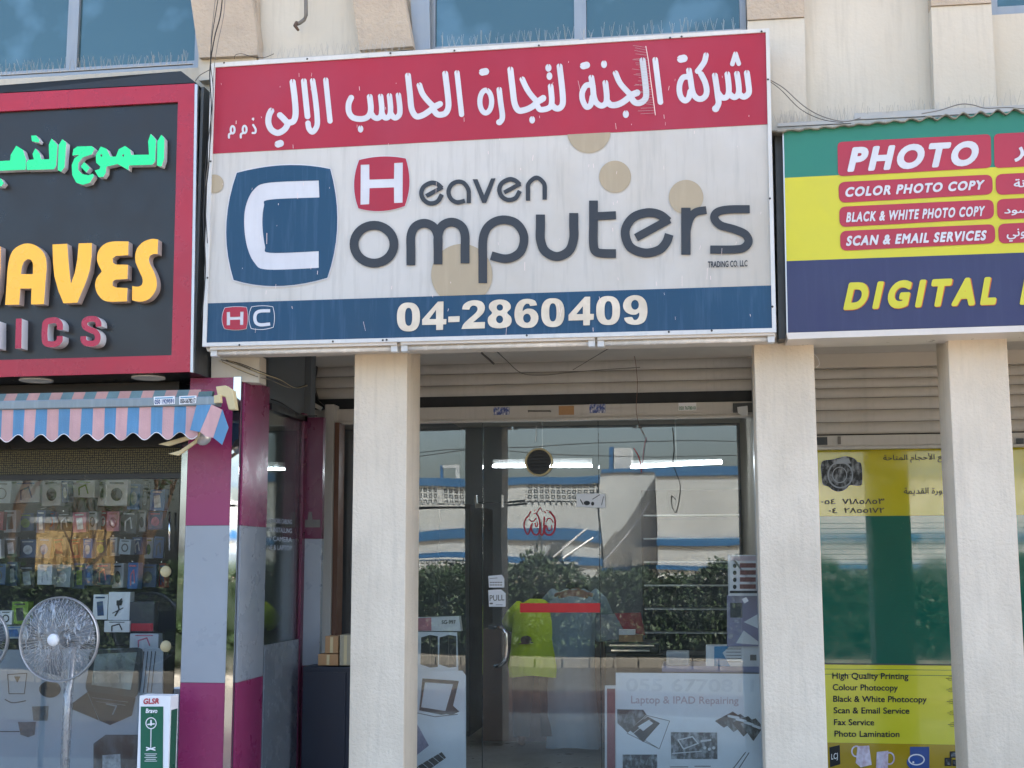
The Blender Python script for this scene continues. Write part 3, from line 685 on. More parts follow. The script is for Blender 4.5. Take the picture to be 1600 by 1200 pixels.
# two battens under the sign
def batten(x0, y0, x1, y1, label):
    a = at(x0, y0, SY+.03); c = at(x1, y1, SY+.03)
    t = thing('tube_light', label, 'light fitting', tuple((a+c)/2), 'tube light battens under the main sign')
    z = (a.z+c.z)/2
    MB().box(a.x, c.x, SY+.0, SY+.09, z+.012, z+.05).build('housing', M_tubegrey, t)
    MB().tube([(a.x+.02, SY+.035, z-.002), (c.x-.02, SY+.035, z-.002)], .0135, 12).build('tube', mat('frosted_tube', 'd6d2cb', .25), t, True)
    MB().box(a.x, a.x+.035, SY+.012, SY+.06, z-.022, z+.011).build('end_cap', M_whiteframe, t)
    MB().box(c.x-.035, c.x, SY+.012, SY+.06, z-.022, z+.011).build('end_cap', M_whiteframe, t)
batten(331, 552, 622, 543, 'unlit tube light batten under the left end of the main sign')
batten(628, 543, 930, 536, 'unlit tube light batten under the middle of the main sign')
batten(934, 535.5, 1210, 529, 'unlit tube light batten under the right end of the main sign')
MB().quadprism([(322, 543), (1212, 521), (1212, 527), (324, 549)], SY+.03, .25).build('bottom_tray', M_soffit, S)

# ================================================================== LEFT SIGN
LY = -.22
S = thing('black_red_sign', 'slate sign in a red frame with green Arabic and raised yellow and crimson letters', 'sign', tuple(at(100, 585, LY)))
ext = -420
def on(x, xa, ya, xb, yb): return ya+(yb-ya)*(x-xa)/(xb-xa)
MB().quadprism([(ext, on(ext, 0, 154, 303, 133)), (304, 133), (297, 581), (ext, on(ext, 0, 590, 297, 581))], LY+.02, .2).build('box', M_black, S)
o_t = lambda x: on(x, 0, 146, 305, 130); i_t = lambda x: on(x, 0, 174, 278, 159); i_b = lambda x: on(x, 0, 562.5, 268, 555); o_b = lambda x: on(x, 0, 589, 297, 581)
MB().quadprism([(ext, o_t(ext)), (304, 130.2), (278, 159), (ext, i_t(ext))], LY, .018).build('frame_top', M_redframe, S)
MB().quadprism([(304, 130.2), (297, 581), (268, 555), (278, 159)], LY, .018).build('frame_side', M_redframe, S)
MB().quadprism([(ext, i_b(ext)), (268, 555), (297, 581), (ext, o_b(ext))], LY, .018).build('frame_bottom', M_redframe, S)
MB().quadprism([(ext, i_t(ext)-3), (280, 156), (270, 558), (ext, i_b(ext)+3)], LY+.021, .02).build('panel', M_slate, S)
MB().quadprism([(304.3, 131), (308.5, 132), (301.5, 582), (297.3, 581.5)], LY-.001, .02).build('edge_trim', M_alu, S)
MB().quadprism([(ext, on(ext, 0, 144.5, 283, 110)+1), (283, 111), (306, 129), (ext, o_t(ext)-1.5)], LY+.06, .2).build('top_board', M_black, S)
# right flank of the box
f0 = at(306, 131, LY+.02); f1 = at(299, 582, LY+.02)
MB().box(f1.x+.004, f1.x+.02, LY+.02, WY-.004, f1.z+.0, f0.z-.02).build('side_board', M_darkgrey, S)
gr = [[(1405, 120), (1440, 60), (1468, 95), (1464, 280), (1440, 345), (1402, 335)],
      [(1345, 52), (1392, 105), (1384, 300), (1358, 328), (1152, 334), (1145, 376), (1095, 345), (1050, 322), (950, 345), (945, 400), (920, 438), (880, 438), (845, 380), (888, 366), (895, 342), (858, 310), (855, 240), (900, 165), (950, 185), (985, 255), (1035, 255), (1060, 190), (1115, 160), (1160, 190), (1172, 240), (1330, 238), (1322, 120)],
      [(655, 190), (690, 165), (820, 162), (845, 185), (820, 235), (740, 262), (700, 312), (697, 370), (730, 410), (790, 422), (828, 408), (838, 430), (800, 490), (740, 507), (680, 487), (645, 420), (640, 330), (665, 270), (712, 238), (645, 245)],
      [(720, 345), (750, 303), (802, 355), (770, 397)], [(525, 150), (555, 100), (592, 130), (576, 350), (545, 390), (515, 375)],
      [(435, 150), (460, 95), (512, 150), (500, 340), (480, 368), (240, 375), (235, 310), (250, 285), (302, 280), (290, 230), (315, 182), (355, 230), (368, 280), (440, 278)],
      [(278, 68), (322, 66), (352, 108), (345, 130), (285, 118)], [(-60, 300), (90, 290), (95, 240), (145, 158), (205, 195), (232, 280), (228, 372), (-60, 384)], [(-30, 450), (6, 450), (35, 490), (10, 522), (-30, 522)]]
for i, g in enumerate(gr):
    pr = [('p', g)]
    if i == 1: pr += [('P', ell(905, 245, 9, 12, 10)), ('P', ell(1100, 245, 9, 12, 10))]
    shape('green_letter', pr, [M_green, M_whiteside], S, LY-.025, 0, 200, 5.714, depth=.045, step=.5)
Yd = LY-.035
yl = [('A', [('p', cr([(48, 698), (62, 500), (75, 330), (110, 205), (180, 142), (260, 122), (340, 145), (412, 215), (437, 320), (425, 500), (412, 692)], 4)), ('P', [(295, 545), (190, 545), (178, 720), (290, 720)]), ('P', cr([(197, 410), (205, 350), (222, 300), (252, 272), (285, 275), (308, 310), (309, 360), (308, 410)], 4))]),
      ('V', [('p', [(492, 132), (630, 125), (640, 260), (652, 400), (665, 500), (700, 400), (725, 270), (737, 122), (862, 118), (858, 250), (840, 380), (800, 500), (725, 678), (595, 683), (545, 560), (510, 430), (497, 300)])]),
      ('E', [('p', cr([(1205, 103), (1050, 105), (970, 135), (920, 200), (912, 290), (955, 385)], 5)+cr([(955, 385), (905, 450), (893, 530), (925, 610), (1000, 665), (1190, 665)], 5)+[(1195, 540), (1085, 535), (1056, 518), (1056, 480), (1080, 462), (1195, 455), (1200, 322), (1085, 320), (1057, 300), (1057, 262), (1085, 240), (1202, 232)])]),
      ('S', [('p', cr([(1482, 85), (1420, 80), (1340, 110), (1280, 180), (1268, 280), (1300, 370), (1335, 450), (1332, 505), (1295, 527), (1240, 522)], 5)+cr([(1238, 655), (1320, 668), (1400, 640), (1460, 560), (1468, 470), (1440, 380), (1400, 300), (1403, 245), (1440, 222), (1478, 222)], 5))]),
      ('W', [('p', [(-260, 160), (-140, 155), (-100, 400), (-60, 155), (6, 150), (4, 350), (-10, 560), (-50, 690), (-220, 690)])])]
for ch, pr in yl: shape('yellow_letter', pr, [M_yellow, M_letterside], S, Yd, 0, 360, 6, depth=.055, step=.6)
rl = [[('p', [(150, 828), (205, 826), (200, 1106), (142, 1109)])], [('s', cr([(560, 932), (560, 880), (530, 846), (480, 845), (432, 862), (420, 920), (418, 1000), (430, 1055), (480, 1068), (530, 1060), (558, 1030), (560, 990)]), 56, 1)],
      [('s', cr([(925, 902), (920, 860), (890, 832), (830, 832), (795, 855), (796, 900), (840, 930), (890, 950), (916, 990), (905, 1045), (860, 1062), (805, 1055), (784, 1030), (782, 992)]), 54, 1)], [('p', [(-60, 858), (-2, 852), (-4, 1110), (-66, 1112)])]]
for pr in rl: shape('crimson_letter', pr, [M_letred, M_whiteside], S, LY-.05, 0, 360, 6, depth=.07, step=.5)
# lamps in the underside
uz = at(150, 585, LY).z
MB().box(xx(-420, LY), xx(297, LY, 580), LY+.03, .2, uz+.004, uz+.03).build('underside', M_black, S)
for x, lab in ((57, 'round recessed downlight under the sign above the awning, left one'), (232, 'round recessed downlight under the sign above the awning, right one')):
    P = at(x, 592, LY+.15); t = thing('downlight', lab, 'light fitting', (P.x, LY+.15, uz), 'downlights under the black and red sign')
    MB().lathe_z((P.x, LY+.15, uz), [(.094, .0), (.094, -.008), (.078, -.010), (.072, -.003), (.001, -.003)], 32).build('ring', mat('downlight_white', 'b9b6ae', .4), t, True)
# black fascia behind awning
lf = thing('left_shop_front', 'dark glass shop front crammed with phone accessories, left of the magenta column', 'shop front', (xx(100, .2), .2, .16))
GLY = .22
MB().box(xx(-420, GLY), xx(284, GLY), .12, .3, zz(702, GLY, 150), uz).build('fascia', M_black, lf)
MB().box(xx(-420, GLY), xx(284, GLY), .2, .3, zz(749, GLY, 150), zz(741, GLY, 150)).build('transom', M_black, lf)
def meshmat():
    m = bpy.data.materials.new('dotted_mesh_band'); m.use_nodes = True; N = m.node_tree.nodes; L = m.node_tree.links; b_ = N['Principled BSDF']
    tc = N.new('ShaderNodeTexCoord'); v = N.new('ShaderNodeTexVoronoi'); v.inputs['Scale'].default_value = 75; v.inputs['Randomness'].default_value = .25
    L.new(tc.outputs['Object'], v.inputs[0]); r = N.new('ShaderNodeMapRange'); r.inputs[1].default_value = .2; r.inputs[2].default_value = .45; L.new(v.outputs['Distance'], r.inputs[0])
    n = N.new('ShaderNodeTexNoise'); n.inputs['Scale'].default_value = 12; L.new(tc.outputs['Object'], n.inputs[0])
    x = N.new('ShaderNodeMix'); x.data_type = 'RGBA'; x.inputs[6].default_value = (*lin('7a7550'), 1); x.inputs[7].default_value = (*lin('1d2226'), 1); L.new(r.outputs[0], x.inputs[0]); L.new(x.outputs[2], b_.inputs['Base Color']); b_.inputs['Roughness'].default_value = .6
    return m
MB().box(xx(-420, GLY), xx(284, GLY), .215, .23, zz(741, GLY, 150)+.001, zz(702, GLY, 150)-.001).build('dotted_band', meshmat(), lf)
MB().box(xx(-420, GLY), xx(279, GLY), GLY, GLY+.008, .16, zz(749, GLY, 150)-.001).build('glass_pane', G_left, lf)
MB().box(xx(-420, GLY), xx(284, GLY), .2, 1.5, .1, .158).build('floor', M_floor, lf)
MB().box(xx(-420, GLY), xx(290, GLY)+.0, 1.4, 1.45, .16, GZ-.01).build('display_back', M_indark, lf)
# mirror strip and door rail at the right of that pane
MB().box(xx(278, 0, 880), xx(287.5, 0, 880), .002, .2, .16, zz(700, GLY, 280)).build('mirror_trim', M_mirror, lf)
for y in (893, 1010):
    c = at(258, y, GLY-.012); MB().lathe_y(c, [(.001, 0), (.03, 0), (.033, .01)], 24).build('door_boss', M_cap, lf, True)
MB().tube([at(265, 800, GLY-.04), at(265, 860, GLY-.04)], .006, 8).build('door_pull', M_chrome, lf, True)

# ------------------------------------------------------------------ magenta and grey column
t = thing('clad_column', 'column clad in magenta and blue grey panels with mirror edge strips', 'column', (xx(330, 0), .2, .16))
cx0, cx1 = xx(288, 0, 880), xx(357, 0, 880)
ztop_c = zz(590, 0, 330)
def level(y): return zz(y, 0, 330)
lv = [.16, level(1067), level(821), ztop_c]
for i, (mm, ms) in enumerate(((M_pink, M_pink2), (M_grey, M_grey), (M_pink, M_pink2))):
    MB().box(cx0, cx1, 0, .012, lv[i]+.001, lv[i+1]-.001).build('front_panel', mm, t)
    MB().box(cx1+.045, cx1+.057, .03, .46, lv[i]+.001, lv[i+1]-.001).build('side_panel', mm, t)
MB().box(cx0+.01, cx1+.044, .013, .46, .16, ztop_c-.002).build('core', M_darkgrey, t)
MB().box(cx1+.002, cx1+.046, -.004, .012, .16, ztop_c).build('mirror_strip', M_mirror, t)
MB().quadprism([(330, 556), (405, 556), (405, 598), (370, 596), (360, 590), (340, 598), (330, 590)], .01, .12).build('concrete_head', M_cream, t)
# glass return of the left shop
t = thing('side_display', 'dim glazed side display with leaning rods, in the gap beside the clad column', 'display window', (xx(437, .5), .8, .16))
rx = cx1+.05
MB().box(rx-.004, rx+.004, .47, 1.12, .16, zz(650, .8, 440)).build('glass_pane', G_left, t)
MB().box(rx-.03, rx+.02, 1.12, 1.18, .16, zz(645, 1.1, 465)).build('frame_post', M_pink2, t)
MB().box(rx-.03, rx+.02, .47, 1.18, zz(650, .8, 440), zz(640, .8, 440)).build('frame_head', M_black, t)
MB().box(rx+.006, rx+.012, .47, 1.12, .16, zz(1003, .8, 440)).build('lower_panel', mat('dusty_panel', '7d868f', .25, .1, 3), t)
for i in range(6):
    MB().tube([(rx-.3-.05*i, .6+.1*i, .9), (rx-.15-.03*i, .7+.1*i, 1.9)], .008, 6).build('rod', M_chrome, t)
MB().box(rx-.2, rx-.19, .5, 1.1, 1.55, 1.95).build('notice_board', M_ink, t)
text('notice_text', 'WE DO NETWORK CABLING', [(405, 808), (456, 812), (456, 819), (405, 816)], M_grey, t, .52, .02)
text('notice_text', 'PRINTER INSTALLING', [(405, 822), (456, 826), (456, 833), (405, 830)], M_grey, t, .52, .02)
text('notice_text', 'CCTV CAMERA', [(405, 836), (456, 840), (456, 847), (405, 844)], M_grey, t, .52, .02)
text('notice_text', 'PHONE & LAPTOP', [(405, 850), (456, 853), (456, 860), (405, 858)], M_grey, t, .52, .02)
# wall over the gap
M_gapw = mat('gap_grey_wall', '62686d', .8, .1, 3)
MB().box(rx-.06, rx-.005, .461, 1.19, zz(640, .8, 440)+.002, GZ-.003).build('gap_bulkhead', M_gapw, b)
MB().box(rx-.06, xx(482, 1.2), 1.2, 1.3, zz(652, 1.15, 440), GZ-.002).build('gap_head_wall', M_gapw, b)
MB().quadprism([(479, 571), (484, 571), (485, 626), (503, 636), (500, 641), (479, 630)], 1.4, .02).build('box_side_plate', M_shut, b)
# maroon pilaster in the gap
t = thing('maroon_pilaster', 'narrow maroon and grey pilaster at the back of the gap beside the dark cabinet', 'pilaster', (xx(488, 1.2), 1.2, .16))
py0 = 1.18; pz = [.16, zz(1040, py0, 488), zz(842, py0, 488), zz(652, py0, 488)]
for i, mm in enumerate((M_pink2, M_grey, M_pink2)):
    MB().box(xx(469, py0), xx(503, py0), py0, py0+.05, pz[i]+.001, pz[i+1]-.001).build('panel', mm, t)
MB().quadprism([(472, 812), (500, 812), (500, 824), (472, 824)], py0-.004, .003).build('ornament', M_wireg, t)
MB().quadprism([(482, 800), (487, 800), (488, 812), (481, 812)], py0-.004, .003).build('ornament', M_wireg, t)

# ================================================================== AWNING
t = thing('retractable_awning', 'retracted awning with pink and blue striped scalloped valance over the left shop', 'awning', tuple(at(150, 640, -.45)))
AY = -.42
za = zz(623, AY, 150); zbm = zz(637, AY, 150)
MB().box(xx(-420, AY), xx(337, AY, 630), AY, AY+.09, zbm, za).build('front_bar', M_awnbar, t, bevel=.006)
stripe = 41.3/2/ (FPX/6.6)
x = xx(308, AY, 640); i = 0; w = 20.3/FPX*6.62
sc_c = 0
while x > xx(-380, AY):
    x2 = x-w; mm = (M_awnp, M_awnb)[i % 2]; mmd = (M_awnpd, M_awnbd)[i % 2]
    pts = [(x, zbm-.001)]
    zt = zbm-.001; P = []
    for k in range(7):
        u = x+(x2-x)*k/6; ph = (u-xx(318, AY, 640))/(2*w)*2*math.pi
        P.append((u, zt-.158+.020*math.cos(ph)))
    mb = MB(); n = 6
    for k in range(n):   # cloth hangs in a slight wave
        u0, z0 = P[k]; u1, z1 = P[k+1]; y0 = AY+.012+.006*math.sin(u0*23); y1 = AY+.012+.006*math.sin(u1*23)
        mb.add([(u0, AY+.012, zt), (u1, AY+.012, zt), (u1, y1, z1), (u0, y0, z0), (u0, AY+.015, zt), (u1, AY+.015, zt), (u1, y1+.003, z1), (u0, y0+.003, z0)], [(0, 1, 2, 3), (7, 6, 5, 4), (3, 2, 6, 7), (0, 3, 7, 4), (1, 5, 6, 2)])
    if x2 > xx(-380, AY): mb.build('valance_stripe', mm, t)
    mb = MB(); mb.add([(x, AY+.02, za), (x2, AY+.02, za), (x2, AY+.05, za+.045), (x, AY+.05, za+.045), (x2, AY+.25, za+.07), (x, AY+.25, za+.07)], [(0, 1, 2, 3), (3, 2, 4, 5)])
    mb.build('roof_stripe', mmd, t)
    mb = MB().tube([(q[0], AY+.011, q[1]) for q in P], .0022, 4)
    mb.build('hem', M_white, t); x = x2; i += 1
MB().quadprism([(308.5, 622), (330, 620), (332, 611), (311, 612)], AY+.022, .03).build('roof_stripe', M_awnbd, t)
# flap turned round the end
for q, mm in (([(307, 633), (330, 632), (312, 675), (297, 672)], M_awnb), ([(330.3, 632), (347, 640), (333, 684), (322, 682), (312.3, 675)], M_awnp), ([(347.3, 640), (357, 668), (347, 695), (333.3, 684)], M_awnb)):
    MB().quadprism(q, AY-.02, .003).build('valance_flap', mm, t)
MB().quadprism([(337, 604), (352, 602), (364, 610), (368, 640), (357, 640), (352, 620), (340, 618)], AY+.02, .05).build('end_cap', M_cap, t, bevel=.004)
MB().quadprism([(334, 618), (344, 616), (345, 629), (334, 630)], AY-.005, .03).build('bar_plug', M_cap, t, bevel=.003)
MB().tube([at(317, 683, AY+.1), at(317, 683, AY+.14)], .045, 20).build('arm_joint', M_alu, t, True)
for a_, c2 in (((312, 678), (247, 694)), ((308, 688), (262, 709))):
    MB().quadprism([(a_[0], a_[1]-3), (a_[0]-2, a_[1]+4), (c2[0]+16, c2[1]+3), (c2[0], c2[1]), (c2[0]+18, c2[1]-5)], AY+.08, .02).build('folding_arm', M_cap, t, bevel=.003)
for q, s in (([(240, 620), (273, 618.5), (273, 631), (241, 633)], '050 1929591'), ([(280, 619), (307, 618), (306, 630), (280, 632)], '050-5678217')):
    k = thing('phone_sticker', 'white sticker with the number %s on the awning bar' % s, 'sticker', tuple(at(q[0][0]+14, q[0][1]+7, AY)), 'phone number stickers on the awning bar')
    MB().quadprism(q, AY-.003, .002).build('paper', M_white, k)
    x0, y0 = q[0]; x1 = q[1][0]
    text('number', s, [(x0+1.5, y0+4.5), (x1-1.5, y0+3.2), (x1-1.5, y0+10), (x0+1.5, y0+11.2)], mat('sticker_blue', '0c3c78', .5) if s[3] == ' ' else M_ink, k, AY-.0045, .03)
    MB().quadprism([(x0+2, y0+1.5), (x1-3, y0+.4), (x1-3, y0+2), (x0+2, y0+3)], AY-.0045, .001).build('print_line', mat('sticker_cyan', '3f8db5', .5), k)

# ================================================================== RIGHT SIGN
RY = -.2
S = thing('photo_shop_sign', 'green, yellow and navy photo copy shop sign with rose lozenges', 'sign', tuple(at(1420, 520, RY)))
ex = 2350
g_t = lambda x: on(x, 1222, 205, 1600, 172); y_t = lambda x: on(x, 1225, 278, 1600, 258.8); n_t = lambda x: on(x, 1228, 408, 1600, 394.5); n_b = lambda x: on(x, 1230, 519.5, 1600, 508)
MB().quadprism([(1226, 206), (ex, g_t(ex)), (ex, n_b(ex)), (1231, 519)], RY+.012, .28).build('box', M_darkgrey, S)
poly('green_band', [(1223, 205), (ex, g_t(ex)), (ex, y_t(ex)), (1225, 278)], M_teal, S, RY, .01)
poly('yellow_band', [(1225, 278), (ex, y_t(ex)), (ex, n_t(ex)), (1228, 408)], M_signyel, S, RY+.0003, .01)
poly('navy_band', [(1228, 408), (ex, n_t(ex)), (ex, n_b(ex)), (1230, 519.5)], M_signnavy, S, RY, .01)
MB().quadprism([(1229, 520), (ex, n_b(ex)+.5), (ex, n_b(ex)+9.5), (1231, 530)], RY-.01, .3).build('bottom_angle', M_tubegrey, S)
MB().quadprism([(1211, 208), (1222.5, 207), (1229.5, 528), (1217, 530)], RY+.06, .2).build('left_board', M_darkgrey, S)
MB().quadprism([(1222.6, 207), (1224.6, 207), (1231.2, 520), (1229.2, 520)], RY-.003, .02).build('edge_trim', M_alu, S)
def pill(x0, x1, tl, tr, bl, br, r=9):
    c = [(x0, tl), (x1, tr), (x1+1, br), (x0+1, bl)]
    P = []
    for i in range(4):
        p = np.array(c[i]); a = np.array(c[i-1]); d = np.array(c[(i+1) % 4]); u = (a-p)/np.linalg.norm(a-p)*r; v = (d-p)/np.linalg.norm(d-p)*r
        for k in range(7):
            s_ = k/6; P.append(tuple(p+u*(1-s_)**2+v*s_**2))
    return P
def sl(x, x0, y0): return y0-(x-x0)*.052
rows = [(1308.5, 1548, 222, 209.5, 275.5, 262, 8), (1310, 1550.5, 284.5, 272.5, 317, 303.5, 11), (1311, 1552.5, 323, 311.5, 355, 341.5, 11), (1312.3, 1554.5, 361, 350, 392, 380, 11)]
M_pilledge = mat('pill_edge', 'e9d98a', .4)
for x0, x1, tl, tr, bl, br, r in rows:
    shape('lozenge', [('p', pill(x0, x1, tl, tr, bl, br, r))], M_pill, S, RY-.003, step=.7)
    dy = (tr-tl)/(x1-x0); xb0 = x1+5; xb1 = xb0+330
    shape('lozenge', [('p', pill(xb0, xb1, tl+dy*(xb0-x0), tl+dy*(xb1-x0), bl+dy*(xb0-x0), bl+dy*(xb1-x0), r))], M_pill, S, RY-.003, step=.7)
Lr = RY-.006
text('lettering', 'PHOTO', [(1328, 231), (1529, 220.5), (1529, 257), (1328, 267.5)], M_signlet, S, Lr, .055, shear=.22, track=.25)
text('lettering', 'COLOR PHOTO COPY', [(1321, 293), (1537, 281.5), (1537, 295.5), (1321, 307.5)], M_signlet, S, Lr, .045, shear=.22, track=.2)
text('lettering', 'BLACK & WHITE PHOTO COPY', [(1323, 332), (1538, 322), (1538, 337), (1323, 347)], M_signlet, S, Lr, .04, shear=.22, track=.2)
text('lettering', 'SCAN & EMAIL SERVICES', [(1323, 369), (1541, 360), (1541, 375), (1323, 384)], M_signlet, S, Lr, .045, shear=.22, track=.2)
text('lettering_shadow', 'DIGITAL', [(1325, 443), (1561, 434), (1560, 475.5), (1322, 484)], mat('sign_orange', 'c4622a', .4), S, RY-.003, .06, shear=.2, track=.45)
text('lettering', 'DIGITAL', [(1323, 442.5), (1559, 433), (1559, 474.5), (1321, 483)], M_signyel, S, Lr, .06, shear=.2, track=.45)
text('lettering', 'P', [(1597, 433), (1625, 432), (1625, 474), (1597, 475)], M_signyel, S, Lr, .05, shear=.2)
stuff(text('lettering', 'التصوير', [(1585, 216), (1700, 210), (1700, 247), (1585, 253)], M_signlet, S, Lr, .03, full=True))
text('lettering', 'تصوير ملونة', [(1584, 280), (1700, 274), (1700, 291), (1584, 297)], M_signlet, S, Lr, .02, full=True)
text('lettering', 'أبيض و أسود'.replace('ض', 'ص'), [(1569, 320), (1690, 314), (1690, 332), (1569, 337)], M_signlet, S, Lr, .02, full=True)
text('lettering', 'الكتروني', [(1573, 356), (1640, 353), (1640, 374), (1573, 378)], M_signlet, S, Lr, .015, full=True)
# corrugated sheet resting on the sign
t = thing('corrugated_sheet', 'old corrugated roofing sheet lying along the top of the green sign', 'roof sheet', tuple(at(1400, 190, 0)))
mb = MB(); n = 260; y0s = RY-.03; v = []
for i in range(n+1):
    px = 1206+i*(1720-1206)/n; amp = 1.2+2.6*min(1, max(0, (px-1380)/120)); yy = on(px, 1209, 206, 1600, 172)-1.5+amp*math.sin(px*2*math.pi/27)+random.uniform(-.4, .4)
    p = at(px, yy, y0s); v += [(p.x, y0s, p.z), (p.x, WY-.005, p.z+.03), (p.x, y0s+.001, p.z-.006), (p.x, WY-.005, p.z+.024)]
f = []
for i in range(n): a = i*4; c = a+4; f += [(a, c, c+1, a+1), (a+2, a+3, c+3, c+2), (a, a+2, c+2, c)]
mb.add(v, f); mb.build('sheet', mat('weathered_tin', '8d8b80', .7, .25, 12, .3, 30, metal=.2, stain=('4a4a44', .6)), t)

# ------------------------------------------------------------------ bird spikes and loose cables along the top
def spikes(x0, y0, x1, y1, Y, lab, n, h=(14, 24)):
    t = thing('bird_spikes', lab, 'bird spikes', tuple(at((x0+x1)/2, (y0+y1)/2, Y)), 'thin steel bird spikes above the signs')
    a, c = at(x0, y0, Y), at(x1, y1, Y)
    MB().box(a.x, c.x, Y, Y+.02, min(a.z, c.z)-.006, max(a.z, c.z)-.002).build('base_strip', M_spike, t)
    mb = MB(); sc_ = (7+Y)/FPX
    for i in range(n):
        x = a.x+(c.x-a.x)*(i+random.uniform(-.2, .2))/n; z = a.z+(c.z-a.z)*i/n
        for k in (-1, 0, 1):
            mb.tube([(x, Y+.01, z-.004), (x+k*random.uniform(.005, .022), Y+.01+random.uniform(-.04, .04), z+random.uniform(*h)*sc_)], .0009, 3)
    stuff(mb.build('spikes', M_spike, t))
spikes(0, 116, 300, 98, -.1, 'row of bird spikes along the sill of the top left window', 36)
spikes(404, 93, 640, 78, -.12, 'row of bird spikes under the drain pipe on top of the main sign', 26)
spikes(690, 73, 905, 61, -.12, 'row of bird spikes in front of the left pane of the middle window', 20)
spikes(912, 60, 1160, 46, -.12, 'row of bird spikes in front of the right pane of the middle window', 18)
spikes(1215, 196, 1330, 186, -.05, 'dense row of bird spikes at the left end of the corrugated sheet', 22)
spikes(1335, 185, 1600, 163, -.05, 'row of bird spikes above the word photo on the right sign', 26)
def cable(name, pts, Y, r, m_, lab, dy=None, group=None):
    P = [at(x, y, Y if dy is None else Y+dy[i]) for i, (x, y) in enumerate(pts)]
    C3 = cr([tuple(p) for p in P], 6)
    return tag(MB().tube(C3, r, 5).build(name, m_, None, True), lab, 'cable', group)
gcb = 'cables hanging between the two left signs'
cable('cable', [(350, -40), (345, 20), (335, 60), (328, 110), (330, 170), (326, 260), (318, 330), (321, 420), (315, 500)], -.3, .0035, M_wire, 'thickest black cable dropping beside the left edge of the main sign', group=gcb)
cable('cable', [(347, -40), (338, 15), (331, 60), (329, 100), (333, 150), (322, 250), (320, 300), (324, 380)], -.31, .0025, M_wire, 'thin black cable dropping beside the left edge of the main sign', group=gcb)
cable('cable', [(353, -40), (350, 20), (340, 70), (334, 115), (331, 200), (321, 290)], -.31, .002, M_wireg, 'thin grey cable dropping beside the left edge of the main sign', group=gcb)
cable('cable', [(341, -40), (333, 30), (330, 60), (330, 100)], -.3, .002, M_wireg, 'short grey cable at the top left corner of the main sign', group=gcb)
cable('cable', [(305, 127), (312, 118), (322, 112), (330, 108)], -.25, .002, M_wire, 'short black cable bridging the black red sign and the main sign')
cable('cable', [(366, 92), (368, 86), (378, 84), (392, 88), (412, 90), (428, 84)], -.2, .0018, M_wire, 'looped thin wire lying on the top left of the main sign')
cable('cable', [(560, 88), (590, 85), (620, 80), (646, 78)], -.2, .003, M_wire, 'black wire lying on the main sign below the beige slab')
cable('cable', [(1203, 125), (1225, 138), (1255, 165), (1285, 182), (1320, 190), (1345, 184)], -.2, .003, M_wireg, 'upper of two cables drooping from the main sign to the tin sheet')
cable('cable', [(1203, 127), (1222, 142), (1250, 170), (1282, 186), (1318, 192)], -.21, .002, M_wire, 'lower of two cables drooping from the main sign to the tin sheet')
cable('cable', [(1440, 178), (1450, 176), (1470, 172), (1500, 163), (1520, 164), (1540, 169), (1575, 168), (1600, 170), (1640, 172)], -.2, .003, M_wireg, 'wavy cable resting on the tin sheet at the right')
gb = 'tangled wires under the left end of the main sign'
for i, (dx, dy_) in enumerate(((0, 0), (4, 3), (-3, 6), (8, 1), (2, 9), (12, 5))):
    cable('wire', [(345+dx, 562+dy_*.3), (370+dx, 568+dy_), (395+dx, 578+dy_), (425+dx, 590+dy_*.6), (455+dx*.5, 606), (480, 600+dy_*.4)], .0, .0022, (M_wire, M_wireg, M_cap)[i % 3], '%s wire in the loose tangle under the left end of the main sign' % ('black', 'grey', 'cream', 'second black', 'second grey', 'second cream')[i], dy=[-.02, -.02, -.02, .2, .5, .9], group=gb)
cable('wire', [(418, 622), (440, 630), (470, 648), (495, 650)], .5, .004, M_wire, 'black cable sagging across the dark gap by the clad column', dy=[0, .1, .4, .6])

# ================================================================== MIDDLE SHOP SHUTTER
def slat_mesh(x0, x1, h, m_, Y):
    prof = []
    for k in range(9):
        a = -1+2*k/8; prof.append((-.022*math.sqrt(max(0, 1-a*a*.92)), h/2*a*.97))
    mb = MB(); n = len(prof); v = [(x0, p[0], p[1]) for p in prof]+[(x1, p[0], p[1]) for p in prof]
    mb.add(v, [(i, i+1, i+1+n, i+n) for i in range(n-1)]+[tuple(range(n)), tuple(range(2*n-1, n-1, -1))])
    return mb
def shutter(label, pxl, pxr, Y, zs, bar, stickers, ztop, loc=None):
    x0, x1 = xx(pxl, Y), xx(pxr, Y)
    t = thing('roller_shutter', label, 'roller shutter', ((x0+x1)/2, Y, bar[0]))
    first = None
    for i in range(len(zs)-1):
        z0, z1 = zs[i+1], zs[i]
        if first is None:
            mb = slat_mesh(x0, x1, z1-z0, M_shut, Y); OFF_t = OFF[t]; OFF[t] = Vector((0, 0, 0)); o = mb.build('slat', M_shut, t); OFF[t] = OFF_t; h0 = z1-z0; first = o
            o.location = Vector((0, Y, (z0+z1)/2))-OFF_t; 
        else:
            o = first.copy(); COL.objects.link(o); o.location = Vector((0, Y, (z0+z1)/2))-OFF[t]; o.scale = (1, 1, (z1-z0)/h0)
    MB().box(x0, x1, Y+.012, Y+.04, bar[1]-.01, zs[0]).build('slat_gap_shade', M_shutshade, t)  # dark sheet painted as the shade in the recess behind the slats
    MB().box(x0, x1, Y-.06, Y+.04, zs[0]+.001, ztop-.001).build('shutter_box', M_soffit, t)
    MB().box(x0, x1, Y-.03, Y+.01, bar[0]+.02, bar[1]).build('bottom_bar', M_shut, t, bevel=.004)
    MB().box(x0, x1, Y-.045, Y+.015, bar[0], bar[0]+.019).build('bottom_lip', M_shut, t, bevel=.003)
    return t
Ysh = 1.82
zf = lambda y: zz(y, Ysh, 900)
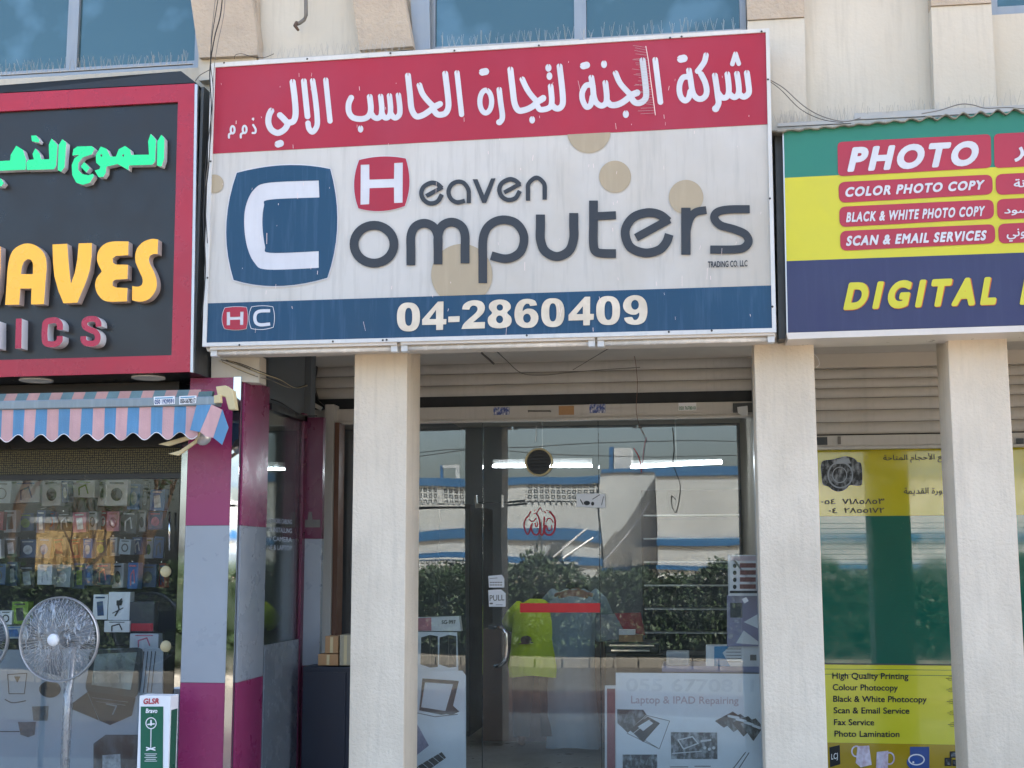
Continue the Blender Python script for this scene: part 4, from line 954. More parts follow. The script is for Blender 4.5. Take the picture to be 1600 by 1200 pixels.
sh = shutter('rolled up cream roller shutter over the glass computer shop front', 486, 1186, Ysh, [zf(545), zf(563), zf(580.5), zf(598.5), zf(616)], (zf(658), zf(633)), [], GZ)
MB().quadprism([(485, 572), (494, 570), (489, 600), (496, 625), (508, 636), (500, 640), (484, 618)], Ysh-.09, .05).build('end_plate', M_black, sh)
hx = [at(x, 643, Ysh-.035) for x in (826, 860)]
MB().tube([hx[0], hx[0]+Vector((0, -.03, 0)), hx[1]+Vector((0, -.03, 0)), hx[1]], .006, 8).build('handle', M_wireg, sh, True)
M_stblue = mat('sticker_print_blue', '3a4f8f', .5, .6, 150, stain=('dfe1e4', .9))
M_stgreen = mat('sticker_green', '3f7a5a', .5)
for x0, x1, y0, y1, lab, mm in ((771, 796, 636, 648, 'blue printed sticker on the shutter bar left of the handle', M_stblue), (921, 946, 631, 645, 'blue printed sticker on the shutter bar right of the handle', M_stblue), (873, 897, 634, 648, 'torn brown sticker on the shutter bar', M_card), (1060, 1088, 629, 641, 'small green phone number sticker on the shutter bar', M_white)):
    k = thing('bar_sticker', lab, 'sticker', tuple(at((x0+x1)/2, y1, Ysh-.03)))
    MB().quadprism([(x0, y0+.5), (x1, y0), (x1, y1), (x0, y1+.5)], Ysh-.033, .002).build('paper', mm, k)
    if mm is M_white: text('number', '050 7678010', [(x0+1, y0+6), (x1-1, y0+5.5), (x1-1, y1-1), (x0+1, y1-.5)], M_stgreen, k, Ysh-.0345, .02)
t = thing('shutter_lock', 'broken lock hanging at the right end of the shutter bar', 'lock', tuple(at(1160, 640, Ysh-.04)))
MB().pxbox(1145, 630, 1176, 644, Ysh-.045, .01).build('plate', M_darkgrey, t); MB().quadprism([(1152, 636), (1168, 634), (1169, 647), (1160, 650), (1153, 645)], Ysh-.06, .012).build('flap', M_alu, t)
# shutter guide rails
for px, lab in ((512, 'left shutter guide post beside the maroon pilaster'), (1184.5, 'right shutter guide rail against the middle column')):
    t = thing('guide_rail', lab, 'guide rail', (xx(px, 1.75), 1.75, .16), 'shutter guide rails')
    w_ = 14 if px < 600 else 7
    MB().box(xx(px-w_/2, 1.7), xx(px+w_/2, 1.7), 1.7, 1.86, .16, zz(632 if px < 600 else 560, 1.7, px)).build('rail', M_shut if px < 600 else M_alu, t)
    MB().box(xx(px+w_/2, 1.7)+.004, xx(px+w_/2+8, 1.7), 1.72, 1.86, .16, zz(660, 1.7, px)).build('jamb', M_wood if px < 600 else M_darkgrey, t)

# ================================================================== MIDDLE SHOP FRONT
F = thing('glass_shop_front', 'frameless glass front and door of the computer shop', 'shop front', (xx(860, GY), GY, .16))
ztg = zf(655)
joints = [522, 754, 936, 1183]
zdoor = zz(784, GY, 860)
def pane(x0, x1, z0, z1, name='glass_pane'): return MB().box(xx(x0, GY)+.002, xx(x1, GY)-.002, GY, GY+.01, z0, z1).build(name, G_front, F)
pane(522, 754, .16, ztg); pane(936, 1183, .16, ztg); pane(754, 936, zdoor+.003, ztg)
d = pane(754, 936, .19, zdoor-.003, 'door')
M_edge = mat('glass_edge_dark', '141c1e', .3)
for x in (754, 936):
    MB().box(xx(x, GY)-.0019, xx(x, GY)+.0019, GY-.001, GY+.011, .16, ztg).build('glass_joint', M_edge, F)
MB().box(xx(744, GY), xx(936, GY), GY-.002, GY+.012, zdoor-.0028, zdoor+.0028).build('glass_joint', M_edge, F)
MB().box(xx(522, GY), xx(1183, GY), GY-.02, GY+.03, ztg, ztg+.05).build('top_channel', M_shut, F)
def patch(q, name): MB().quadprism(q, GY-.012, .034).build(name, M_chrome, F, bevel=.003)
patch([(741, 774), (745, 774), (746, 786), (754, 787), (754, 794), (742, 794)], 'hinge_patch')
patch([(783, 773), (786, 773), (786, 793), (783, 793)], 'hinge_patch')
k = thing('white_sticker', 'white sticker with a small drawing at the top right corner of the glass door', 'sticker', tuple(at(923, 793, GY)))
MB().quadprism([(901, 771), (945, 771), (946, 793.5), (901, 792)], GY-.018, .003).build('paper', M_white, k)
shape('drawing', [('s', [(926, 780), (937, 773)], 1), ('s', [(940, 789), (943, 776)], 1), ('p', ell(917, 786, 5, 3.5)), ('p', ell(926, 787, 2.5, 3)), ('s', [(907, 781), (911, 788)], 1.6)], M_ink, k, GY-.0185, step=.4)
# handles inside and outside
P = [at(x, y, GY-d_) for x, y, d_ in ((773, 981, 0), (780, 980, .05), (787, 984, .07), (791, 994, .075), (791, 1024, .075), (787, 1034, .07), (781, 1040, .05), (773, 1041, 0))]
MB().tube(cr([tuple(p) for p in P], 4), .0115, 10).build('door_handle', M_chrome, F, True)
k = thing('pull_sticker', 'white square sticker reading PULL above the door handle', 'sticker', tuple(at(776, 948, GY)))
MB().quadprism([(763, 922), (783, 921), (790, 927), (790, 948), (764, 948)], GY-.004, .002).build('paper', M_white, k)
text('lettering', 'PULL', [(765, 930), (788, 929), (788, 938), (765, 939)], M_wireg, k, GY-.0055, .01)
shape('print_line', [('s', [(766, 943), (769, 943)], 2.5), ('s', [(775, 945), (785, 945)], .7)], M_wireg, k, GY-.0055, step=.35)
k = thing('card_sticker', 'small white opening hours card above the PULL sticker', 'sticker', tuple(at(776, 918, GY)))
MB().quadprism([(763, 900), (784, 898), (788, 904), (788, 918), (764, 918)], GY-.004, .002).build('paper', M_white, k)
shape('print_line', [('s', [(765, 904), (777, 903)], .8)]+[('s', [(766+j*4, 910+i*4), (768+j*4, 910+i*4)], 1.5) for i in range(2) for j in range(5)], M_wireg, k, GY-.0055, step=.35)
tag(MB().quadprism([(812.5, 942.5), (937.5, 942.5), (937.5, 957), (812.5, 957)], GY-.004, .002).build('red_tape', M_redtape), 'bright red strip of tape across the glass door', 'tape')
k = thing('calligraphy_sticker', 'red Arabic calligraphy sticker on the glass door below the round vent', 'sticker', tuple(at(843, 838, GY)))
pr = [c_([(430, 290), (385, 390), (330, 440), (290, 540), (285, 650), (320, 760), (360, 820), (400, 780), (440, 640), (470, 570)], 30), c_([(460, 600), (450, 680), (490, 790), (560, 840), (620, 800), (650, 700), (655, 560), (620, 420), (580, 350)], 34), c_([(510, 340), (570, 320), (630, 240), (665, 190)], 18), c_([(665, 190), (690, 250), (720, 290)], 12), c_([(650, 560), (660, 700), (665, 800), (700, 840), (735, 780), (745, 640), (755, 420)], 34),
      c_([(880, 290), (950, 370), (1000, 460), (1010, 600), (990, 730), (930, 820), (850, 840), (780, 800), (760, 720), (790, 620)], 40), c_([(820, 640), (830, 710), (870, 740), (920, 700), (930, 620)], 26), c_([(540, 560), (560, 640), (600, 620), (590, 540)], 22), ('s', [(760, 290), (790, 320)], 20), ('s', [(815, 265), (830, 275)], 20), ('s', [(530, 250), (535, 270)], 22), c_([(800, 520), (850, 450), (920, 470), (960, 540)], 24), c_([(400, 470), (450, 520), (520, 500), (560, 440)], 20)]
shape('calligraphy', pr, M_redvinyl, k, GY-.004, 800, 780, 15, step=.35)
# round vent
c0 = at(842, 722, GY-.02)
k = thing('round_vent', 'round black extractor vent with a cream rim set in the glass above the door', 'vent', tuple(c0))
MB().lathe_y(c0, [(.083, .01), (.086, -.012), (.09, -.016), (.097, -.012), (.098, .015)], 40).build('rim', M_cap, k, True)
MB().lathe_y(c0, [(.001, .0), (.083, .0)], 40).build('backing', M_ink, k)
for i in range(7):
    z = -.07+i*.0233; hw = math.sqrt(.08**2-z*z); MB().box(c0.x-hw, c0.x+hw, c0.y-.012, c0.y-.003, c0.z+z-.007, c0.z+z+.005).build('louvre', mat('vent_black', '1a1c1e', .45), k)
cable('cord', [(838, 664), (837, 690)], GY-.02, .0015, M_white, 'thin pale cord above the round vent')
cable('wire', [(1051, 668), (1053, 700), (1052, 725), (1062, 755), (1061, 780), (1056, 800), (1050, 790), (1049, 775), (1056, 780)], GY-.05, .003, M_wire, 'black wire hanging with a curled end in front of the right glass pane')
cable('wire', [(986, 546), (992, 560), (996, 600), (994, 640), (1000, 668), (1008, 680)], GY-.25, .0022, mat('brown_wire', '6b5148', .6), 'thin brown wire hanging in front of the shutter')
cable('wire', [(990, 700), (997, 712), (1001, 725), (1002, 738)], GY-.05, .0035, M_redvinyl, 'short frayed red wire end in front of the right pane')
cable('wire', [(1010, 683), (1006, 700), (1003, 730)], GY-.05, .002, mat('pink_wire', 'b06078', .6), 'short pink wire end in front of the right pane')
gbt = 'wires strung under the sign by the shutter'
cable('wire', [(776, 549), (790, 562), (815, 583), (850, 586), (890, 582), (940, 578), (1000, 574)], 1.2, .003, M_wireg, 'long grey wire strung under the soffit before the shutter', group=gbt)
cable('wire', [(950, 545), (925, 560), (895, 578)], 1.2, .0025, M_wireg, 'slanting grey wire under the soffit right of the handle', group=gbt)
cable('wire', [(752, 551), (762, 560), (772, 569)], 1.2, .007, M_wireg, 'thick stub of cable under the soffit near the left column', group=gbt)

# items behind the middle glass
def board(name, lab, cat, q, Y, m_, d=.01, group=None, bevel=0):
    t = thing(name, lab, cat, tuple(at((q[2][0]+q[3][0])/2, q[3][1], Y)), group); MB().quadprism(q, Y, d).build('sheet', m_, t, bevel=bevel); return t
IY = GY+.03
k = board('repair_poster', 'large white laptop repair poster with circuit board pictures, low in the right pane', 'poster', [(962, 1051), (1188, 1053), (1194, 1330), (963, 1330)], IY, M_paper)
M_faint = mat('faded_print', 'dbe1e9', .5); M_fred = mat('faded_red_print', 'c2b3ba', .5)
text('phone_print', '055 6770811', [(978, 1060), (1178, 1062), (1178, 1081), (978, 1080)], M_faint, k, IY-.002, .02)
text('poster_lettering', 'Laptop & IPAD Repairing', [(986, 1087), (1154, 1089), (1154, 1100), (986, 1099)], M_fred, k, IY-.002, .01)
def zt(pts, ox, oy, s): return [(ox+u/s, oy+v/s) for u, v in pts]
zq = lambda *p: zt(p, 900, 780, 2.857)
poly('laptop_picture', zq((183, 938), (300, 940), (315, 962), (228, 1040), (185, 1000)), M_pix, k, IY-.003)
shape('laptop_picture', [('s', zq((315, 965), (418, 990), (372, 1115), (228, 1045)), .9), ('s', zq((230, 1040), (315, 968)), 1.5), ('p', zq((240, 1030), (320, 970), (375, 1000), (300, 1085))), ('P', zq((275, 1015), (325, 985), (345, 1000), (300, 1035))), ('S', zq((250, 1050), (330, 985)), 1), ('s', zq((305, 1075), (365, 1110)), .8)], M_ink, k, IY-.0035, step=.5)
poly('board_picture', zq((423, 1040), (630, 1042), (632, 1160), (425, 1160)), mat('board_print', '2a2c30', .5, .8, 60, stain=('c9ced4', 1.0)), k, IY-.003)
shape('board_picture', [('s', zq((455, 1075), (520, 1060), (545, 1090), (480, 1115), (455, 1075)), 2), ('s', zq((560, 1080), (600, 1075)), 3), ('s', zq((430, 1135), (560, 1125)), 1.5)]+[('p', ell(*zq((575+20*i, 1110+6*(i % 2)))[0], 2.6, 2.6, 10)) for i in range(3)], M_white, k, IY-.004, step=.5)
for i in range(4):
    ox_ = i*13
    shape('memory_picture', [('p', zq((620+i*38, 990-i*8+i*12), (700+i*34, 948+i*10), (740+i*32, 975+i*14), (660+i*44, 1020+i*20)))], M_pix if i % 2 else M_ink, k, IY-.003-.0004*i, step=.5)
    shape('memory_picture', [('s', zq((682+i*36, 968+i*14), (724+i*32, 976+i*15)), 4)], M_paper, k, IY-.005, step=.5)
poly('chip_picture', zq((208, 1140), (362, 1140), (364, 1330), (210, 1330)), mat('board_print2', '33373b', .5, .8, 90, stain=('a9b2b8', 1.0)), k, IY-.003)
shape('tool_picture', [('s', zq((757, 1130), (700, 1205)), 1.4), ('s', zq((772, 1132), (722, 1210)), 1.4), ('s', zq((420, 1195), (500, 1195)), 1.2), ('s', zq((530, 1192), (600, 1192)), 1.2)], M_ink, k, IY-.003, step=.5)
k = board('red_board', 'narrow red board in a white frame at the foot of the right pane', 'board', [(945, 1071), (962, 1071), (962, 1330), (945, 1330)], IY+.02, M_white)
MB().quadprism([(948.5, 1076), (961, 1076), (961, 1325), (948.5, 1325)], IY+.016, .003).build('face', mat('dull_red', '8c3a44', .5), k)
k = board('tablet_poster', 'white poster with a black tablet on a stand, bottom left pane', 'poster', [(640, 1048), (722, 1048), (728, 1056), (728, 1330), (640, 1330)], IY, M_paper)
shape('tablet_picture', [('p', [(655, 1110), (660, 1060), (717, 1064), (705, 1115), (690, 1117)]), ('P', [(658, 1105), (664, 1066), (708, 1069), (696, 1111)]), ('p', [(705, 1100), (718, 1112), (706, 1117), (698, 1116)]), ('s', [(652, 1114), (680, 1120), (715, 1116)], 1.2)], M_ink, k, IY-.003, step=.5)
shape('keyboard_picture', [('p', [(648, 1200), (690, 1175), (697, 1184), (660, 1210)])]+[('S', [(650+i*8, 1196-i*5), (662+i*8, 1206-i*5)], .8) for i in range(5)], M_ink, k, IY-.003, step=.5)
poly('box_picture', [(651, 1130), (670, 1165), (651, 1180)], mat('lilac_print', '8d88a8', .5, .3, 40), k, IY-.003)
k = board('computer_poster', 'white poster with two black computer towers, left pane above the tablet poster', 'poster', [(652, 987), (714, 988), (716, 1048), (652, 1048)], IY+.012, M_paper)
for dx in (0, 29):
    shape('tower_picture', [('p', [(658+dx, 996), (672+dx, 992), (684+dx, 994), (684+dx, 1042), (672+dx, 1043), (657+dx, 1038)])], M_ink, k, IY+.009, step=.45)
    shape('tower_picture', [('s', [(672+dx, 995), (672+dx, 1041)], .8), ('s', [(683+dx, 1006), (675+dx, 1018), (682+dx, 1034)], .8)], M_wireg, k, IY+.0085, step=.35)
k = board('pink_white_box', 'pink and white boxed item standing above the computer tower poster', 'box', [(650, 965), (717, 963), (720, 986), (650, 986)], IY+.04, M_white, .08)
poly('pink_end', [(650, 966), (674, 965), (674, 985.5), (650, 985.5)], mat('pink_print', 'c77f8c', .5), k, IY+.037)
text('print', 'SG-997', [(690, 969), (712, 969), (712, 975), (690, 975)], M_ink, k, IY+.037, .02)
k = board('safety_notice', 'printed notice with small black pictograms on the right edge of the glass', 'notice', [(1137, 867), (1183, 867), (1184, 931), (1138, 931)], IY-.02, M_white, .003)
poly('header', [(1142, 869), (1181, 869), (1181, 876), (1142, 876)], M_fred, k, IY-.0225)
shape('pictograms', [('p', ell(1148, 884+i*11, 3, 3.6, 10)) for i in range(4)]+[('s', [(1139, 880), (1139, 928)], .5), ('s', [(1142, 925), (1182, 925)], 4)], M_ink, k, IY-.0225, step=.4)
for i in range(4): poly('print_block', [(1156, 880+i*11), (1181, 880+i*11), (1181, 887+i*11), (1156, 887+i*11)], mat('brown_print', '7c4a48', .5, .4, 80), k, IY-.0225)
tag(MB().quadprism([(1159, 936), (1166, 933), (1170, 939), (1163, 943)], GY-.004, .002).build('tiny_sticker', M_white), 'tiny white square sticker below the notice on the right pane', 'sticker')
k = board('lilac_poster', 'lilac and white poster with a fanned photo, right edge inside the glass', 'poster', [(1136, 930), (1196, 930), (1196, 1010), (1136, 1010)], IY+.06, mat('lilac_paper', '8f8ba8', .5, .1, 6))
poly('white_fan', [(1150, 1005), (1162, 985), (1192, 1008)], M_white, k, IY+.056); poly('white_fan', [(1162, 972), (1192, 955), (1192, 985)], M_paper, k, IY+.056)
poly('grey_patch', [(1141, 942), (1160, 942), (1160, 965), (1141, 965)], M_darkgrey, k, IY+.056)
k = thing('cartridge_box', 'white and blue printer cartridge carton lying above the repair poster', 'box', tuple(at(1150, 1042, IY+.1)))
MB().quadprism([(1103, 1009), (1194, 1008), (1195, 1042), (1103, 1041)], IY+.1, .15).build('carton', M_white, k)
poly('blue_print', [(1116, 1010), (1140, 1009.5), (1129, 1020), (1141, 1041), (1116, 1041)], mat('bright_blue_print', '2c86b8', .4), k, IY+.096)
shape('print', [('s', [(1135, 1014+i*5), (1158, 1014+i*5)], 1) for i in range(5)]+[('p', [(1172, 1023), (1182, 1023), (1182, 1032), (1172, 1032)])], M_wireg, k, IY+.096, step=.5)
k = thing('clear_tray', 'translucent plastic tray on the lilac shelf above the repair poster', 'tray', tuple(at(1059, 1040, IY+.2)))
MB().pxbox(1041, 1018, 1077, 1040, IY+.2, .15).build('tray', mat('milky_plastic', 'a6abae', .4), k, bevel=.006)
MB().pxbox(1045, 1022, 1073, 1036, IY+.197, .003).build('label_face', M_grey, k)
k = thing('display_shelf', 'low lilac shelf unit standing behind the right glass pane', 'shelf', (xx(1090, IY+.1), IY+.2, .16))
MB().box(xx(1030, IY+.08), xx(1183, IY+.08), IY+.08, IY+.5, zz(1050, IY+.08, 1100), zz(1041, IY+.08, 1100)).build('shelf_top', mat('lilac_laminate', '7d83a8', .4), k)
MB().box(xx(1035, IY+.1), xx(1183, IY+.1), IY+.12, IY+.48, .16, zz(1051, IY+.08, 1100)).build('shelf_body', M_inwall, k)
k = thing('printer', 'dark flatbed printer with a paper tray seen through the right pane', 'printer', tuple(at(985, 1020, 3.2)))
MB().pxbox(945, 1003, 1030, 1022, 3.2, .4).build('body', M_ink, k, bevel=.01); MB().pxbox(952, 1007, 1022, 1010, 3.17, .03).build('lid_edge', M_chrome, k); MB().pxbox(955, 1015, 1015, 1018, 3.12, .08).build('tray', M_chrome, k)
k = thing('laptop_bag', 'red and grey laptop bag standing behind the printer', 'bag', tuple(at(985, 1000, 3.5)))
MB().quadprism([(925, 962), (1000, 957), (1008, 995), (1005, 1003), (930, 1003)], 3.5, .12).build('bag', M_grey, k, bevel=.02); MB().quadprism([(960, 958), (1001, 957), (1008, 993), (975, 985)], 3.485, .012).build('red_panel', M_redvinyl, k)
k = thing('receipt_box', 'small brown box with a white label in front of the laptop bag', 'box', tuple(at(980, 1003, 3.15)))
MB().pxbox(967, 992, 1004, 1003, 3.16, .1).build('carton', M_card, k); MB().pxbox(967, 984, 992, 992, 3.155, .1).build('label', M_white, k)

# interior
k = thing('service_counter', 'brown fronted service counter across the computer shop', 'counter', (xx(880, 3.8), 3.85, .16))
MB().box(xx(755, 3.72), xx(940, 3.72), 3.72, 4.0, .16, 1.058).build('base', M_wood, k); MB().box(xx(750, 3.28), xx(945, 3.28), 3.68, 4.05, 1.06, 1.09).build('top', M_darkgrey, k)
MB().box(xx(960, 3.1), xx(1200, 3.1), 3.1, 3.6, .16, zz(1023, 3.1, 1000)).build('side_counter', M_indark, k)
k = thing('wall_rack', 'tall dark display rack with pale shelf edges at the back of the shop', 'rack', (xx(1060, 5.5), 5.6, .16))
MB().box(xx(1000, 5.5), xx(1160, 5.5), 5.75, 5.9, .16, 2.3).build('rack_back', M_indark, k)
for i in range(8): MB().box(xx(1005, 5.5), xx(1155, 5.5), 5.45, 5.74, .5+i*.22, .512+i*.22).build('shelf', M_alu, k)
k = thing('cupboard', 'dark cupboard against the left wall inside the computer shop', 'cupboard', (xx(700, 4), 4, .16))
MB().box(xx(640, 4), xx(735, 4), 4.0, 5.2, .16, 2.1).build('carcass', M_indark, k); MB().box(xx(642, 4), xx(687, 4), 3.985, 3.999, .2, 2.06).build('door', M_darkgrey, k); MB().box(xx(688, 4), xx(733, 4), 3.985, 3.999, .2, 2.06).build('door', M_darkgrey, k)
E_tube = emit('lit_tube', (.85, .93, 1), 9)
for q, Yt, lab in (((770, 728.5, 925, 728), 4.0, 'lit fluorescent tube behind the round vent'), ((986, 730, 1128, 722), 4.0, 'lit fluorescent tube seen through the right pane')):
    a, c = at(q[0], q[1], Yt), at(q[2], q[3], Yt); k = thing('lit_tube', lab, 'tube light', tuple((a+c)/2), 'lit tubes inside the computer shop')
    MB().tube([a, c], .012, 10).build('tube', E_tube, k, True); MB().box(a.x, c.x, Yt+.01, Yt+.05, a.z+.014, a.z+.06).build('housing', M_alu, k)
    MB().tube([((a.x+c.x)/2, Yt+.03, a.z+.06), ((a.x+c.x)/2, Yt+.03, GZ)], .004, 5).build('hanger', M_alu, k)
k = thing('cabinet', 'dark navy cabinet in the recess left of the column', 'cabinet', (xx(515, 1.0), 1.1, .16))
MB().box(xx(478, .95), xx(552, .95), .95, 1.16, .16, zz(1042, .95, 515)).build('carcass', M_navy, k, bevel=.004); MB().box(xx(480, .95), xx(545, .95), .94, .949, .2, zz(1050, .95, 515)).build('door', M_navy, k)
for q, lab, mm in (((497, 1022, 528, 1040), 'flat cardboard box lying on the navy cabinet', M_card), ((508, 994, 528, 1021), 'upper cardboard box stacked on the navy cabinet', M_card), ((531, 992, 548, 1040), 'pale cardboard box standing on the navy cabinet by the column', mat('pale_card', 'a39c86', .8))):
    k = thing('cardboard_box', lab, 'box', tuple(at((q[0]+q[2])/2, q[3], .97)), 'cartons on the navy cabinet')
    MB().pxbox(*q, .97, .15).build('carton', mm, k, bevel=.003); xm = (q[0]+q[2])/2; MB().pxbox(xm-2, q[1]+1, xm+2, q[3]-1, .967, .0025).build('tape', M_cap, k)

# ================================================================== PEOPLE (backs turned, leaning over the counter)
def skin(name, verts, edges, radii, m_, parent, sub=2, root=0):
    me = bpy.data.meshes.new(name); off = OFF[parent]; me.from_pydata([tuple(Vector(v)-off) for v in verts], edges, []); me.materials.append(m_)
    o = bpy.data.objects.new(name, me); COL.objects.link(o); o.parent = parent; OFF[o] = off
    mo = o.modifiers.new('skin', 'SKIN'); mo.use_smooth_shade = True
    for i, v in enumerate(me.skin_vertices[0].data): v.radius = radii[i] if isinstance(radii[i], tuple) else (radii[i], radii[i]); v.use_root = (i == root)
    s = o.modifiers.new('sub', 'SUBSURF'); s.levels = sub; s.render_levels = sub
    dg = bpy.context.evaluated_depsgraph_get(); me2 = bpy.data.meshes.new_from_object(o.evaluated_get(dg)); o.modifiers.clear(); o.data = me2; me2.name = name
    return o
def loft(mb, rings, n=28, fold=0.0, kf=9):
    """cloth tube through elliptical rings (x, y, z, rx, ry), gathered into soft folds"""
    o = len(mb.v)
    for k, (x, y, z, rx_, ry_) in enumerate(rings):
        for j in range(n):
            t = 2*math.pi*j/n; q = 1+fold*math.sin(kf*t+k*.35)*(1-.6*k/len(rings))+fold*.5*math.sin(4*t+k)
            mb.v.append((x+rx_*q*math.cos(t), y+ry_*q*math.sin(t), z+.01*math.sin(3*t)))
    for k in range(len(rings)-1):
        for j in range(n): mb.f.append([o+k*n+j, o+k*n+(j+1) % n, o+(k+1)*n+(j+1) % n, o+(k+1)*n+j]); mb.mi.append(0)
    mb.f.append([o+(len(rings)-1)*n+j for j in range(n)]); mb.mi.append(0)
    return mb
def person(x, y, z0, label, robe, drop=0):
    t = thing('person', label, 'person', (x, y, z0)); d = drop
    def V(a, b_, c): return (x+a, y+b_, z0+c)
    # stands with bent knees, back bent forward over the counter, head and forearms beyond it
    vs = [V(0, 0, .88-d), V(0, .1, 1.0-d), V(0, .22, 1.1-d), V(0, .33, 1.16-d), V(0, .43, 1.18-d), V(0, .52, 1.17-d), V(0, .6, 1.14-d),
          V(-.1, .0, .84-d), V(-.11, .1+d*.6, .46), V(-.11, .0, .09), V(-.12, .12, .04), V(.1, 0, .84-d), V(.11, .1+d*.6, .46), V(.11, .0, .09), V(.12, .12, .04),
          V(-.17, .33, 1.14-d), V(-.24, .4, .98-d*.5), V(-.2, .52, .95), V(-.16, .6, .95), V(.17, .33, 1.14-d), V(.24, .4, .98-d*.5), V(.2, .52, .95), V(.16, .6, .95)]
    ed = [(0, 1), (1, 2), (2, 3), (3, 4), (4, 5), (5, 6), (0, 7), (7, 8), (8, 9), (9, 10), (0, 11), (11, 12), (12, 13), (13, 14), (3, 15), (15, 16), (16, 17), (17, 18), (3, 19), (19, 20), (20, 21), (21, 22)]
    rd = [(.13, .1), (.13, .1), (.14, .1), (.12, .09), .055, (.075, .09), (.07, .09), .08, .06, .04, .035, .08, .06, .04, .035, .055, .045, .035, .028, .055, .045, .035, .028]
    skin('body', vs, ed, rd, M_skin, t)
    h = Vector(V(0, .56, 1.19-d))
    mb = MB(); mb.lathe_z((h.x, h.y-.015, h.z), [(.001, .12), (.05, .112), (.085, .075), (.1, .02), (.098, -.03), (.07, -.07)], 20); mb.build('hair', M_hair, t, True)
    for s in (-1, 1):
        for k in range(5):
            fx = s*(.16-.016*k)+s*.01; ln = (.05, .075, .085, .08, .062)[k]
            p0 = Vector(V(fx, .6, .95)); MB().tube([p0, p0+Vector((0, ln*.5, -.002)), p0+Vector((0, ln, -.014))], .0085, 6, .006).build('finger', M_skin, t, True)
    return t, V
def sleeve(mb, V, s, d, long):
    P = [Vector(V(s*.13, .31, 1.15-d)), Vector(V(s*.2, .34, 1.1-d)), Vector(V(s*.25, .39, 1.0-d*.6))]+([Vector(V(s*.22, .5, .96))] if long else [])
    mb.tube(P, .1, 14, .055 if long else .08)
px_y = 3.25; dr = .1
pa = at(836, 1080, px_y)
t, V = person(pa.x, px_y, .16, 'person in a lime yellow polo shirt leaning over the counter, back turned', False, dr)
mb = loft(MB(), [(*V(0, -.01, .57), .2, .16), (*V(0, 0, .66), .215, .165), (*V(0, .01, .76), .195, .16), (*V(0, .06, .88), .195, .16), (*V(0, .14, .98), .2, .16), (*V(0, .24, 1.05), .2, .15), (*V(0, .33, 1.1), .17, .12), (*V(0, .38, 1.14), .1, .07)], fold=.035)
sleeve(mb, V, -1, dr, False); sleeve(mb, V, 1, dr, False); mb.build('polo_shirt', M_hiviz, t, True)
shape('shirt_print', [('p', ell(822, 1000, 9, 7, 12)), ('s', [(812, 1006), (832, 1004)], 2)], mat('dark_print_red', '4a2430', .7), t, px_y-.19, step=.7)
mb = MB()
for s_ in (-1, 1): mb.tube([V(s_*.08, .02, .78), V(s_*.11, .1, .46), V(s_*.11, 0, .1)], .105, 14, .065)
mb.build('trousers', M_trouser, t, True)
pa = at(892, 1100, px_y+.05)
t, V = person(pa.x, px_y+.05, .16, 'person in a long grey robe leaning over the counter beside the lime shirt', True)
mb = loft(MB(), [(*V(.02, .0, .03), .215, .18), (*V(.01, .0, .2), .2, .17), (*V(0, 0, .45), .185, .16), (*V(0, 0, .7), .18, .16), (*V(0, .02, .86), .19, .17), (*V(0, .08, .98), .19, .16), (*V(0, .17, 1.08), .195, .16), (*V(0, .27, 1.15), .19, .14), (*V(0, .35, 1.19), .15, .1), (*V(0, .4, 1.22), .08, .06)], fold=.05, kf=11)
sleeve(mb, V, -1, 0, True); sleeve(mb, V, 1, 0, True); mb.build('robe', M_kandura, t, True)

# ================================================================== RIGHT SHOP
t = shutter('rolled up cream roller shutter over the yellow and green window film', 1264, 1800, Ysh, [zz(575, Ysh, 1370), zz(591, Ysh, 1370), zz(605.5, Ysh, 1370), zz(621, Ysh, 1370), zz(640, Ysh, 1370), zz(659, Ysh, 1370), zz(678, Ysh, 1370)], (zz(702, Ysh, 1370), zz(680, Ysh, 1370)), [], GZ)
MB().pxbox(1276, 683, 1293, 695, Ysh-.04, .01).build('lock_plate', M_darkgrey, t); MB().pxbox(1309, 682, 1314, 694, Ysh-.04, .01).build('lock_bolt', M_wireg, t); MB().pxbox(1588, 685, 1600, 693, Ysh-.04, .01).build('lock_plate', M_darkgrey, t)
F = thing('film_covered_window', 'shop window covered in yellow and dark green film with Arabic text and phone numbers', 'window', (xx(1400, GY), GY, .16))
rx0, rx1 = xx(1264, GY), xx(2000, GY)
z1_, z2_, z3_, z4_ = zz(806, GY, 1378), zz(1038, GY, 1390), zz(1162, GY, 1390), zz(698, Ysh, 1378)+.1
MB().box(rx0, rx1, GY+.0, GY+.01, z1_, z4_).build('yellow_film', M_filmy, F)
MB().box(rx0, rx1, GY+.0, GY+.01, z2_, z1_-.001).build('green_film', M_filmg, F)
MB().box(rx0, rx1, GY+.0, GY+.01, z3_, z2_-.001).build('yellow_poster', M_filmyb, F)
MB().box(rx0, rx1, GY+.0, GY+.01, .16, z3_-.001).build('ochre_poster', M_filmo, F)
MB().box(rx0, rx1, GY-.004, GY-.001, z2_-.004, z2_+.004).build('poster_edge', M_darkgrey, F)
mb = MB()
for i in range(30): z = z1_-.05-i*.034; mb.box(rx0, rx1, GY-.0008, GY-.0002, z, z+.003)
mb.build('film_ribs', mat('green_rib', '145c4c', .2), F)
M_olive = mat('olive_ink', '4a4520', .5)
FY = GY-.0035
text('arabic_print', 'جميع الأحجام المتاحة', [(1380, 709), (1493, 707), (1493, 722), (1380, 724)], M_olive, F, FY, .012, full=True)
text('arabic_print', 'الصورة القديمة', [(1412, 762), (1492, 761), (1492, 774), (1412, 775)], M_olive, F, FY, .012, full=True)
